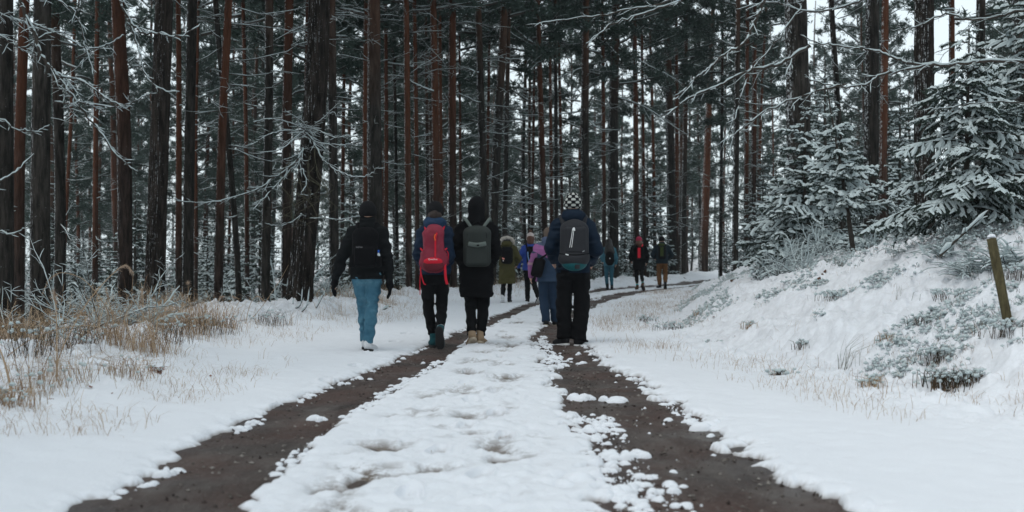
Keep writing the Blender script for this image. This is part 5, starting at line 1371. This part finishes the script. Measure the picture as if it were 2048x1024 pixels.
    # --- headgear and hair
    if 'hat' in c:
        Ht = Fld(hd-V3(.16, .18, .12), hd+V3(.16, .18, .24), min(h, .012)); tall = c.get('tall', 0)
        Ht.ell(hd+V3(0, -.006, .022), (.104, .120, .118+tall), 0); Ht.cutz(float(hd[2])-.03-c.get('low', .0)); 
        if c.get('brim', True): 
            Ht.d = np.where((Ht.Z < hd[2]+.02-c.get('low', 0)), Ht.d-.006, Ht.d)
        ht = obj('beanie', Ht.mesh('beanie', c['hat']), t)
        if 'pom' in c:
            Pm = Fld(hd+V3(-.06, -.06, .10), hd+V3(.06, .06, .24), .010); Pm.ell(hd+V3(0, 0, .165+tall), (.038, .038, .036), 0); Pm.folds(.006, 40, 40, 3); obj('bobble', Pm.mesh('bobble', c['pom']), ht)
    if 'hair' in c:
        Hr = Fld((-.2, -.26, 1.05), (.2, .2, 1.84), h)
        for a, b, r1_, r2_ in c['hair'][1]: Hr.cap(a, b, r1_, r2_, .03)
        Hr.ell(hd+V3(0, .11, -.03), (.06, .07, .10), .0, sub=True)
        Hr.folds(.006, 22, 2.5, 8, 0); obj('hair', Hr.mesh('hair', c['hair'][0]), t)
    return t

def pack(label, t, cat, parts, name='backpack', off=(0, 0, 0)):
    """bag worn on a back: its own top-level object standing at the wearer's back"""
    s = t.scale[0]; b = thing(name, label, cat, t.location, t.rotation_euler[2]); b.scale = t.scale.copy()
    b.location = Vector(t.location)+Matrix.Rotation(t.rotation_euler[2], 3, 'Z')@Vector(off)*s
    for nm, me in parts: obj(nm, me, b)
    return b
def blob(name, mat, lo, hi, h, fn, fold=0.0, seed=0):
    F_ = Fld(lo, hi, h); fn(F_)
    if fold: F_.folds(fold, 9, 9, seed)
    return (name, F_.mesh(name, mat))
def ribbon(name, mat, pts, w=.012, th=.003):
    C = catmull(pts, 5); P, T, N, B = frames(C)
    V, F = tube(C, w, 8, squash=1.0); 
    # flatten along the direction away from the wearer's back (y)
    V = V.reshape(len(C), 8, 3); ctr = C[:, None, :]; dlt = V-ctr; dlt[:, :, 1] *= .35; V = (ctr+dlt).reshape(-1, 3)
    return (name, make_mesh(name, V, [F], [mat]))
def text_mesh(txt, size, mat, loc, parent, name='lettering', rot=(math.pi/2, 0, 0)):
    cu = bpy.data.curves.new('lettering', 'FONT'); cu.body = txt; cu.size = size; cu.align_x = 'CENTER'; cu.extrude = .0008
    o = bpy.data.objects.new('tmp', cu); COL.objects.link(o); bpy.context.view_layer.update()
    me = bpy.data.meshes.new_from_object(o.evaluated_get(bpy.context.evaluated_depsgraph_get())); bpy.data.objects.remove(o)
    me.materials.clear(); me.materials.append(mat); r = obj(name, me, parent, loc); r.rotation_euler = rot; return r
def straps(mat, yl=0.0, w=.024, top=1.47, dx=.10, by=-.15):
    out = []
    for sx in (-1, 1):
        out.append(ribbon('shoulder_strap', mat, [(sx*dx*.75, by-.01, top-.12), (sx*dx, by+.05, top-.01), (sx*dx*1.15, yl-.02, top+.045), (sx*dx*1.3, yl+.10, top-.01), (sx*dx*1.5, yl+.155, top-.18), (sx*.17, yl+.10, top-.36), (sx*.15, by+.06, top-.44)], w))
    return out
def mat_flat(name, c, r=.7): return mat_plain(name, c, .06, 20, r, .2)
M_WHITE = mat_flat('white_print', (.75, .75, .75)); M_REDB = mat_flat('bright_red_web', (.55, .012, .03))

# P1 ---------------------------------------------------------------- jeans
p = person('leftmost person, in blue jeans, black jacket and beanie, gloved arms held out', 735, 702, 1.76, dict(
    sh=.165, torso=.98, hem=.86, jr=.95, ar=.96, collar=True, jm=M_BLACK2, tm=M_JEANS, glove=M_BLACK, hat=M_KNITB, low=.015, lean=.01,
    kneeL=(-.055, .10, .50), ankL=(-.035, .10, .115), kneeR=(.045, .02, .50), ankR=(.018, -.04, .10), footL=0, footR=.12, yawR=-.25, yawL=.1,
    elL=(-.285, -.05, 1.14), wrL=(-.385, .02, .87), elR=(.24, -.06, 1.13), wrR=(.265, -.03, .85), fold=.015, leg=(.093, .066, .054), shoe=M_SHOEW, sole=M_RUBBER, cuff=.0, h=.013))
M_PK = cloth('black_nylon', (.006, .006, .007), 200, .9, .08)
def f1(F): F.rbox((0, -.205, 1.22), (.150, .085, .225), .08, 0); F.ell((0, -.20, 1.40), (.13, .075, .07), .05); F.rbox((.158, -.235, 1.07), (.034, .034, .07), .03, .01); F.rbox((-.155, -.225, 1.07), (.03, .034, .07), .03, .01); F.rbox((0, -.30, 1.13), (.115, .03, .11), .028, .02)
b = pack('black nylon backpack worn by the person in blue jeans, water bottle in its side pocket', p, 'backpack', [blob('bag_body', M_PK, (-.2, -.36, .95), (.2, -.08, 1.5), .011, f1, .005, 1)]+straps(M_PK, 0, .028)+[ribbon('haul_loop', M_PK, [(-.03, -.17, 1.46), (0, -.20, 1.49), (.03, -.17, 1.46)], .007)], off=(0, .02, 0))
text_mesh('EASTPAK', .019, mat_flat('grey_print', (.32, .32, .33)), (-.055, -.334+.0, 1.232), b)
bt = thing('water_bottle', 'clear water bottle with blue cap in the side pocket of the black backpack', 'bottle', b.location); bt.scale = b.scale
def fb(F): F.cap((.158, -.235, 1.09), (.158, -.235, 1.145), .021, .020, 0); F.cap((.158, -.235, 1.145), (.158, -.235, 1.170), .018, .010, .01)
M_PET = mat_flat('milky_plastic', (.50, .55, .60), .25)
n_, me = blob('bottle_body', M_PET, (.11, -.29, .97), (.21, -.18, 1.22), .006, fb); obj(n_, me, bt)
V, F = tube([(.158, -.235, 1.172), (.158, -.235, 1.176), (.158, -.235, 1.205), (.158, -.235, 1.207)], [.002, .011, .011, .002], 10); obj('cap', make_mesh('cap', V, [F], [mat_flat('blue_cap', (.01, .10, .50))]), bt)

# P2 ---------------------------------------------------------------- red backpack
M_NAVY = cloth('navy_down', (.006, .016, .036), 90, .75, .15)
p = person('person in navy hooded jacket and black leggings carrying the crimson backpack, right boot lifted', 870, 697, 1.85, dict(
    sh=.145, hem=.90, jr=.86, ar=.84, jm=M_NAVY, tm=M_BLACK, hat=M_KNITB, hood='down', hm=cloth('navy_hood', (.010, .030, .068), 90, .7, .2), puffy=True, low=.01, lean=.0, collar=True,
    kneeL=(-.085, .05, .50), ankL=(-.022, .02, .115), kneeR=(.075, .06, .50), ankR=(.078, -.22, .235), footL=.0, footR=1.35, yawL=.15, yawR=-.05,
    elL=(-.205, -.03, 1.13), wrL=(-.16, .17, 1.02), elR=(.175, -.03, 1.13), wrR=(.15, .17, 1.02), fold=.012, leg=(.092, .062, .047), shoe=M_TEALK, boot=.05, sock=M_SOCKG, cuff=-.06, h=.013,
    hair=(mat_plain('brown_hair', (.022, .012, .009), .3, 60, .6, .3), [((0, -.055, 1.60), (0, -.06, 1.56), .085, .07)])))
M_REDN = cloth('crimson_nylon', (.20, .012, .032), 150, .6, .3, bump=.5); M_REDD = cloth('dark_red_nylon', (.11, .012, .02), 150, .7, .25)
def f2(F):
    F.rbox((0, -.235, 1.21), (.128, .085, .25), .08, 0); F.ell((0, -.25, 1.07), (.16, .10, .13), .06); F.ell((0, -.22, 1.42), (.10, .07, .08), .04)
    F.ell((-.02, -.335, 1.42), (.05, .03, .06), .03, sub=True)
def f2b(F): F.ell((0, -.30, 1.02), (.125, .07, .085), 0)
def f2c(F):
    F.ell((0, -.318, 1.06), (.115, .058, .058), 0); F.ell((0, -.33, .985), (.098, .12, .050), 0, sub=True); F.d = np.maximum(F.d, 1.0-F.Z)
b = pack('crimson hiking backpack with bright red straps and zip on the navy jacket', p, 'backpack',
    [blob('bag_body', M_REDN, (-.22, -.38, .90), (.22, -.08, 1.56), .011, f2, .010, 2), blob('bottom_pocket', M_REDD, (-.18, -.40, .9), (.18, -.2, 1.15), .010, f2b, .003), blob('pocket_band', M_REDB, (-.2, -.42, .94), (.2, -.22, 1.16), .008, f2c),
     ribbon('zip_strip', M_REDB, [(.045, -.325, 1.40), (.030, -.338, 1.34), (.028, -.340, 1.2), (.028, -.355, 1.11)], .011), ribbon('zip_strip', M_REDB, [(.075, -.275, 1.45), (.06, -.29, 1.41)], .012), ribbon('orange_tab', mat_flat('orange_web', (.8, .16, .03)), [(.028, -.345, 1.385), (.018, -.350, 1.35), (.028, -.35, 1.31)], .006),
     ribbon('hanging_strap', M_REDB, [(-.145, -.25, 1.09), (-.155, -.26, 1.0), (-.145, -.26, .90), (-.115, -.26, .80), (-.09, -.26, .785)], .007), ribbon('hanging_strap', M_REDB, [(.135, -.28, 1.06), (.14, -.29, .96), (.148, -.29, .86), (.165, -.28, .79)], .016),
     ribbon('hanging_strap', M_REDB, [(-.15, -.2, 1.02), (-.165, -.2, .85), (-.165, -.2, .66)], .005), ribbon('hanging_strap', M_REDB, [(.155, -.22, 1.19), (.175, -.23, 1.15), (.17, -.23, 1.05)], .006),
     ribbon('compression_strap', M_REDB, [(-.155, -.22, 1.215), (-.135, -.28, 1.195), (-.12, -.30, 1.19)], .010), ribbon('compression_strap', M_REDB, [(.155, -.22, 1.215), (.135, -.28, 1.195)], .010)]+straps(M_REDB, 0, .022))
text_mesh('Quechua', .030, M_WHITE, (0, -.3795, 1.078), b)

# P3 ---------------------------------------------------------------- black hooded coat
p = person('person in a long black coat with hood up, tan boots and small grey backpack', 953, 687, 1.87, dict(
    sh=.175, hem=.575, jr=.97, flare=.205, ar=.98, jm=M_BLACK, tm=M_BLACK, hood='up', fold=.014,
    kneeL=(-.075, .04, .50), ankL=(-.055, -.06, .125), kneeR=(.085, .06, .50), ankR=(.05, .02, .10), footL=.55, footR=.25, yawL=.25, yawR=-.25,
    elL=(-.245, -.05, 1.13), wrL=(-.17, .11, .98), elR=(.245, -.05, 1.14), wrR=(.18, .11, .98), leg=(.09, .062, .05), shoe=M_SUEDE, sole=mat_plain('pale_sole', (.40, .33, .25), .2, 30), boot=.05, h=.013))
M_GREYP = cloth('grey_green_canvas', (.027, .032, .030), 200, .8, .2); M_STRP = cloth('light_grey_strap', (.105, .125, .115), 200, .7, .2)
def f3(F): F.rbox((.015, -.225, 1.185), (.165, .085, .235), .075, 0); F.ell((.015, -.225, 1.36), (.13, .08, .085), .05)
def f3b(F): F.rbox((.015, -.310, 1.09), (.140, .028, .115), .026, 0)
def f3c(F): F.rbox((.02, -.335, 1.21), (.075, .006, .019), .005, 0)
b = pack('small grey-green flap-pocket backpack with light straps worn by the black hooded person', p, 'backpack', [blob('bag_body', M_GREYP, (-.22, -.36, .90), (.24, -.1, 1.48), .010, f3, .003, 3), blob('front_pocket', M_GREYP, (-.18, -.36, .94), (.20, -.25, 1.24), .009, f3b, .002),
    ribbon('pocket_flap', M_STRP, [(-.085, -.338, 1.225), (.015, -.350, 1.210), (.125, -.338, 1.228)], .028), ribbon('shoulder_strap', M_STRP, [(-.035, -.20, 1.385), (-.075, -.185, 1.45), (-.125, -.145, 1.52), (-.155, -.03, 1.545), (-.16, .08, 1.49), (-.19, .16, 1.3)], .020),
    ribbon('shoulder_strap', M_STRP, [(.065, -.20, 1.385), (.105, -.185, 1.45), (.145, -.145, 1.505), (.165, -.03, 1.535), (.165, .08, 1.48), (.19, .16, 1.3)], .020), ribbon('haul_loop', M_BLACK, [(-.03, -.22, 1.41), (-.02, -.225, 1.465), (.015, -.225, 1.49), (.05, -.225, 1.465), (.06, -.22, 1.41)], .014),
    ribbon('clasp', M_BLACK, [(.015, -.360, 1.205), (.03, -.362, 1.208), (.042, -.360, 1.206)], .009), ribbon('zip', M_BLACK, [(-.10, -.30, 1.24), (-.09, -.31, 1.36), (.015, -.30, 1.405), (.12, -.31, 1.36), (.13, -.30, 1.24)], .005)], off=(0, .0, 0))

# P7 ---------------------------------------------------------------- checkered hat
a = NT('checkered_knit'); v = a.coord('Object'); sp = a.n('ShaderNodeSeparateXYZ'); a.l(v, sp.inputs[0])
an = a.math('ARCTAN2', sp.outputs[0], a.math('SUBTRACT', 0.03, sp.outputs[1])); u = a.math('MULTIPLY', an, 16/6.2832)
zz = a.math('MULTIPLY', a.math('SUBTRACT', sp.outputs[2], 1.60), 1/.034)
row = a.math('FLOOR', zz); odd = a.math('MODULO', a.math('ABSOLUTE', row), 2.0)
uu = a.math('ADD', a.math('MULTIPLY', u, .5), a.math('MULTIPLY', odd, .5)); fu = a.math('FRACT', uu); fz = a.math('FRACT', zz)
du = a.math('MULTIPLY', a.math('SUBTRACT', fu, .5), 2.0/.52); r2_ = a.math('ADD', a.math('POWER', a.math('ABSOLUTE', du), 3.0), a.math('POWER', a.math('MAXIMUM', a.math('MULTIPLY', a.math('SUBTRACT', fz, .35), 1.7), 0.0), 3.0))
on = a.math('MULTIPLY', a.math('LESS_THAN', r2_, 1.0), a.math('GREATER_THAN', fz, .10))
# thin dark arc inside every patch
arc = a.math('MULTIPLY', a.math('GREATER_THAN', r2_, .22), a.math('LESS_THAN', r2_, .34)); on = a.math('MULTIPLY', on, a.math('SUBTRACT', 1.0, a.math('MULTIPLY', arc, .6)))
a.col(a.mix(on, (.010, .010, .012), (.45, .46, .43))); a.rough(.9, .1); a.bump(a.noise(v, 160, 2), .5, .005); M_CHECK = a.m
M_NAVY2 = cloth('dark_navy_shell', (.006, .014, .028), 110, .8, .12)
p = person('tall person in checkered black and white beanie, dark navy jacket and wide black trousers', 1146, 692, 1.98, dict(
    sh=.180, hem=.86, jr=.96, ar=1.0, jm=M_NAVY2, tm=M_BLACK, hat=M_CHECK, brim=False, tall=.012, low=.012, hood='down', collar=True, fold=.013, head=(0, .02, 1.655),
    kneeL=(-.105, .03, .50), ankL=(-.105, .0, .105), kneeR=(.105, .03, .50), ankR=(.065, -.02, .095), footL=.10, footR=.05, yawL=.55, yawR=-.55,
    elL=(-.265, -.08, 1.15), wrL=(-.22, .15, 1.0), elR=(.275, -.08, 1.13), wrR=(.23, .15, .98), leg=(.108, .085, .080), cuff=.02, shoe=M_SHOEK, sole=M_SOLEW, h=.013), rz=0)
M_PG = cloth('dark_grey_canvas', (.020, .021, .025), 160, .75, .25); M_PT = cloth('petrol_canvas', (.0, .075, .085), 160, .6, .3)
def f7(F): F.rbox((0, -.24, 1.19), (.165, .095, .235), .085, 0); F.ell((0, -.25, 1.40), (.125, .085, .08), .05); F.ell((0, -.27, 1.02), (.172, .10, .09), .04)
def f7b(F): F.rbox((0.01, -.315, 1.24), (.125, .038, .155), .036, 0); 
def f7c(F):
    F.ell((0, -.262, .985), (.150, .098, .10), 0); F.d = np.maximum(F.d, F.Z-.985)
b = pack('large dark grey backpack with petrol green base and white zip, below the checkered beanie', p, 'backpack', [blob('bag_body', M_PG, (-.23, -.4, .88), (.23, -.1, 1.52), .011, f7, .004, 7), blob('front_panel', M_PG, (-.17, -.38, 1.04), (.18, -.25, 1.43), .010, f7b, .002), blob('base_panel', M_PT, (-.19, -.4, .86), (.19, -.14, 1.02), .010, f7c, .002),
    ribbon('zip', M_WHITE, [(-.058, -.356, 1.155), (-.040, -.360, 1.26), (-.026, -.356, 1.355)], .0035), ribbon('zip', M_WHITE, [(-.036, -.358, 1.155), (-.022, -.362, 1.26), (-.012, -.358, 1.35)], .0035), ribbon('zip_pull', M_WHITE, [(-.022, -.364, 1.352), (-.010, -.366, 1.375), (-.004, -.362, 1.345)], .010),
    ribbon('zip', M_BLACK, [(-.17, -.30, 1.085), (-.09, -.352, 1.075), (0, -.365, 1.07), (.09, -.352, 1.075), (.17, -.30, 1.085)], .006), ribbon('zip_pull', M_WHITE, [(-.105, -.352, 1.077), (-.072, -.362, 1.068)], .006), ribbon('base_tab', M_PG, [(0.03, -.352, .96), (0.03, -.352, .91)], .030), ribbon('logo_patch', mat_flat('grey_logo', (.25, .26, .27)), [(.088, -.358, 1.105), (.112, -.357, 1.118)], .006)]+straps(M_PG, 0, .030, dx=.125), off=(0, .0, 0))

# P4 ---------------------------------------------------------------- olive parka
M_OLIVE = cloth('olive_parka', (.055, .050, .018), 120, .85, .2)
p = person('person in long olive parka with pale fur-trimmed hood and black leggings', 1014, 606, 1.68, dict(
    sh=.175, hem=.50, jr=1.0, flare=.215, ar=1.0, jm=M_OLIVE, tm=M_BLACK, hood='down', h=.016, fold=.012,
    kneeL=(-.085, .04, .50), ankL=(-.115, -.12, .14), kneeR=(.075, .06, .50), ankR=(.06, .02, .10), footL=.6, footR=0, elL=(-.33, -.04, 1.15), wrL=(-.42, .05, .93), elR=(.31, -.02, 1.15), wrR=(.25, .16, 1.0), leg=(.085, .056, .045), shoe=M_SHOEW, sole=M_SOLEW,
    hair=(M_HAIRD, [((0, .02, 1.69), (0, .0, 1.60), .10, .10)])))
for ch in p.children:
    if ch.name.startswith('shoe') and ch.location.x > 0: ch.data.materials.clear(); ch.data.materials.append(M_SHOEK)
fr = Fld((-.24, -.24, 1.42), (.24, .2, 1.84), .013)
Q = [(-.165, -.02, 1.545), (-.155, -.05, 1.60), (-.105, -.075, 1.665), (0, -.09, 1.69), (.105, -.075, 1.665), (.155, -.05, 1.60), (.165, -.02, 1.545)]
fr.chain(Q, [.036]*7, .01); fr.folds(.014, 30, 30, 3); obj('fur_trim', fr.mesh('fur_trim', M_FUR), p)
def f4(F): F.rbox((0, -.26, 1.22), (.15, .08, .21), .08, 0); F.ell((0, -.27, 1.36), (.12, .08, .08), .05)
M_CH = mat_flat('pink_charm', (.75, .28, .22))
b = pack('black daypack with a small pink charm on the olive parka', p, 'backpack', [blob('bag_body', M_PK, (-.2, -.4, .95), (.2, -.12, 1.5), .013, f4, .004, 4)]+straps(M_PK, 0, .024)+[ribbon('charm', M_CH, [(-.115, -.335, 1.17), (-.10, -.35, 1.14), (-.08, -.345, 1.15), (-.07, -.34, 1.13)], .014), ribbon('charm', M_WHITE, [(-.10, -.345, 1.11), (-.09, -.35, 1.08)], .010)])

# P5 ---------------------------------------------------------------- bright blue jacket
M_BLUE = cloth('royal_blue_shell', (.006, .040, .26), 100, .55, .35); M_KNITP = cloth('beige_knit', (.44, .37, .35), 120, bump=.8)
p = person('person in royal blue jacket, beige bobble hat and black trousers, one sneaker kicked up', 1061, 606, 1.72, dict(
    sh=.165, hem=.84, jr=.98, ar=.92, jm=M_BLUE, tm=M_BLACK, hat=M_KNITP, pom=cloth('brown_pompom', (.10, .055, .04)), collar=True, h=.016, tall=.03, glove=M_BLACK, low=.015,
    kneeL=(-.08, .04, .50), ankL=(-.075, .0, .10), kneeR=(.09, .05, .50), ankR=(.19, -.22, .17), footL=0, footR=.9, yawR=.5, elL=(-.29, -.02, 1.15), wrL=(-.30, .06, .92), elR=(.28, -.02, 1.15), wrR=(.22, .16, 1.0), leg=(.09, .066, .056), shoe=M_SHOEK, sole=M_SOLEW,
    hair=(M_HAIRR, [((0, -.02, 1.66), (0, -.03, 1.57), .098, .09)])))
def f5(F): F.rbox((0.03, -.235, 1.22), (.135, .085, .24), .07, 0)
pack('dark backpack with a light blue side strip on the royal blue jacket', p, 'backpack', [blob('bag_body', M_PK, (-.2, -.38, .95), (.22, -.1, 1.52), .013, f5, .004, 5), ribbon('side_strip', mat_flat('light_blue_web', (.18, .30, .52)), [(-.075, -.325, 1.32), (-.068, -.33, 1.2), (-.03, -.33, 1.04)], .014)]+straps(M_PK, 0, .024))

# P6 ---------------------------------------------------------------- purple and navy
def paint6(P):
    x, y, z = P[:, 0], P[:, 1], P[:, 2]; navy = np.array([.020, .042, .080]); mau = np.array([.30, .11, .27]); slate = np.array([.075, .10, .165]); pale = np.array([.35, .22, .26])
    c = np.tile(navy, (len(P), 1)); up = z+.35*x > 1.30; c[up] = slate; m = (z+.5*x > 1.20) & (z+.3*x < 1.40) & (x < .02); c[m] = mau
    arm = (x < -.215); c[arm & (z < 1.3)] = mau*.8; c[arm & (z > 1.1) & (z < 1.14)] = pale; return c
M_P6 = cloth('mauve_navy_shell', (0, 0, 0), 100, .75, .2, attr=True)
p = person('person in mauve and slate blue jacket half hidden behind the tall checkered-beanie hiker', 1098, 653, 1.70, dict(
    sh=.19, hem=.80, jr=1.08, ar=.95, jm=M_P6, paint=paint6, tm=cloth('navy_trousers', (.016, .032, .060), 120), hood='down', h=.014, lean=.02,
    kneeL=(-.09, .06, .50), ankL=(-.055, -.03, .10), kneeR=(.09, .06, .50), ankR=(.11, .12, .10), footL=.25, yawL=-.05, footR=0, elL=(-.31, -.03, 1.12), wrL=(-.32, .02, .90), elR=(.30, -.02, 1.12), wrR=(.25, .15, 1.0), leg=(.105, .08, .070), cuff=.01, shoe=M_SHOEK, sole=mat_plain('cream_sole', (.35, .31, .24), .1),
    hair=(mat_plain('ash_hair', (.10, .075, .06), .3, 60), [((0, .01, 1.67), (0, -.01, 1.60), .098, .09)])))
def f6(F): F.rbox((-.20, -.20, 1.05), (.10, .045, .17), .045, 0, rot=Matrix.Rotation(.25, 4, 'Y'))
pack('dark shoulder bag hanging at the left hip over the mauve and slate jacket', p, 'bag', [blob('bag_body', M_PK, (-.36, -.28, .82), (-.04, -.12, 1.27), .011, f6, .006, 6), ribbon('bag_strap', M_PK, [(-.17, -.20, 1.20), (-.05, -.19, 1.28), (.05, -.175, 1.38), (.12, -.10, 1.49), (.14, .05, 1.48)], .017)], 'shoulder_bag')

# P8 P9 P10 ---------------------------------------------------------- the three far ahead
M_TJ = cloth('teal_denim_jacket', (.055, .16, .21), 100); 
p = person('person far ahead with very long dark hair, light teal jacket and blue-green jeans', 1218, 581, 1.70, dict(
    sh=.16, hem=.84, jr=.9, ar=.86, jm=M_TJ, tm=cloth('blue_green_jeans', (.025, .090, .125), 100), h=.02, kneeL=(-.085, .05, .5), ankL=(-.055, .0, .10), kneeR=(.085, .03, .5), ankR=(.09, -.08, .13), footR=.5, elL=(-.25, 0, 1.13), wrL=(-.20, .15, 1.0), elR=(.26, 0, 1.13), wrR=(.25, .12, .92), leg=(.09, .06, .046), shoe=M_SHOEK, boot=.12,
    hair=(M_HAIRD, [((0, .02, 1.69), (0, -.04, 1.55), .105, .10), ((0, -.04, 1.55), (-.01, -.16, 1.30), .12, .15), ((-.07, -.10, 1.5), (-.12, -.14, 1.30), .07, .06), ((.07, -.10, 1.5), (.13, -.14, 1.30), .07, .06)])))
def f8(F): F.ell((0, -.26, 1.10), (.155, .10, .24), 0, p=2.6)
pack('rounded black backpack under the long hair of the person in teal', p, 'backpack', [blob('bag_body', M_PK, (-.2, -.4, .8), (.2, -.1, 1.4), .016, f8, .003, 8), ribbon('badge', M_WHITE, [(-.02, -.362, 1.10), (.015, -.362, 1.105)], .016)]+straps(M_PK))
p = person('person far ahead in a raspberry pink knitted hat, black parka and turquoise socks', 1278, 580, 1.74, dict(
    sh=.18, hem=.66, jr=1.0, flare=.215, ar=1.0, jm=M_BLACK, tm=M_BLACK, hat=cloth('raspberry_knit', (.33, .03, .07), 60, bump=.8), pom=cloth('dark_pompom', (.06, .02, .03)), h=.02, kneeL=(-.08, .05, .5), ankL=(-.06, .0, .10), kneeR=(.09, .02, .5), ankR=(.105, -.20, .17), footR=.7, yawR=-.5,
    elL=(-.29, 0, 1.13), wrL=(-.24, .15, .98), elR=(.30, -.02, 1.13), wrR=(.27, .12, .92), leg=(.088, .06, .046), shoe=cloth('brown_boot', (.09, .045, .025)), sock=M_TEAL, cuff=-.10, hair=(M_HAIRR, [((0, -.0, 1.63), (0, -.04, 1.53), .10, .13)])))
def f9(F): F.rbox((0, -.25, 1.24), (.13, .085, .21), .07, 0)
def f9b(F): F.rbox((-.035, -.325, 1.24), (.055, .02, .175), .018, 0)
pack('black backpack with a bright red centre panel on the far black parka', p, 'backpack', [blob('bag_body', M_PK, (-.2, -.4, .95), (.2, -.1, 1.5), .016, f9, .003, 9), blob('red_panel', M_REDB, (-.12, -.37, 1.04), (.05, -.28, 1.45), .014, f9b), ribbon('shoulder_strap', M_REDB, [(.04, -.30, 1.40), (.09, -.2, 1.49), (.12, -.02, 1.52), (.14, .12, 1.4)], .02), ribbon('shoulder_strap', M_PK, [(-.06, -.26, 1.40), (-.10, -.2, 1.49), (-.12, -.02, 1.52), (-.14, .12, 1.4)], .02)])
M_DK = cloth('dark_teal_shell', (.012, .022, .030), 100)
p = person('person far ahead in ochre brown trousers and a dark jacket with elbows out', 1324, 577, 1.86, dict(
    sh=.19, hem=.86, jr=1.0, ar=1.0, jm=M_DK, tm=cloth('ochre_trousers', (.13, .062, .026), 100), hat=M_KNITB, collar=True, h=.018, kneeL=(-.10, .05, .5), ankL=(-.075, .0, .11), kneeR=(.12, .04, .5), ankR=(.085, -.18, .19), footR=.75, yawL=.35,
    elL=(-.34, -.04, 1.16), wrL=(-.22, .15, 1.05), elR=(.34, -.04, 1.15), wrR=(.22, .15, 1.03), leg=(.098, .076, .066), cuff=-.03, shoe=M_SHOEK, boot=.10))
M_OL2 = cloth('olive_nylon', (.045, .062, .018), 100)
def f10(F): F.rbox((-.03, -.25, 1.24), (.13, .09, .22), .07, 0)
def f10b(F): F.rbox((-.05, -.335, 1.27), (.06, .015, .16), .014, 0); F.rbox((-.055, -.30, 1.50), (.10, .06, .045), .04, .02)
pack('black rucksack with olive green lid and front panel on the person in ochre trousers', p, 'backpack', [blob('bag_body', M_PK, (-.22, -.4, .95), (.2, -.1, 1.5), .016, f10, .004, 10), blob('olive_panel', M_OL2, (-.2, -.4, 1.05), (.1, -.2, 1.6), .014, f10b)]+straps(M_PK))
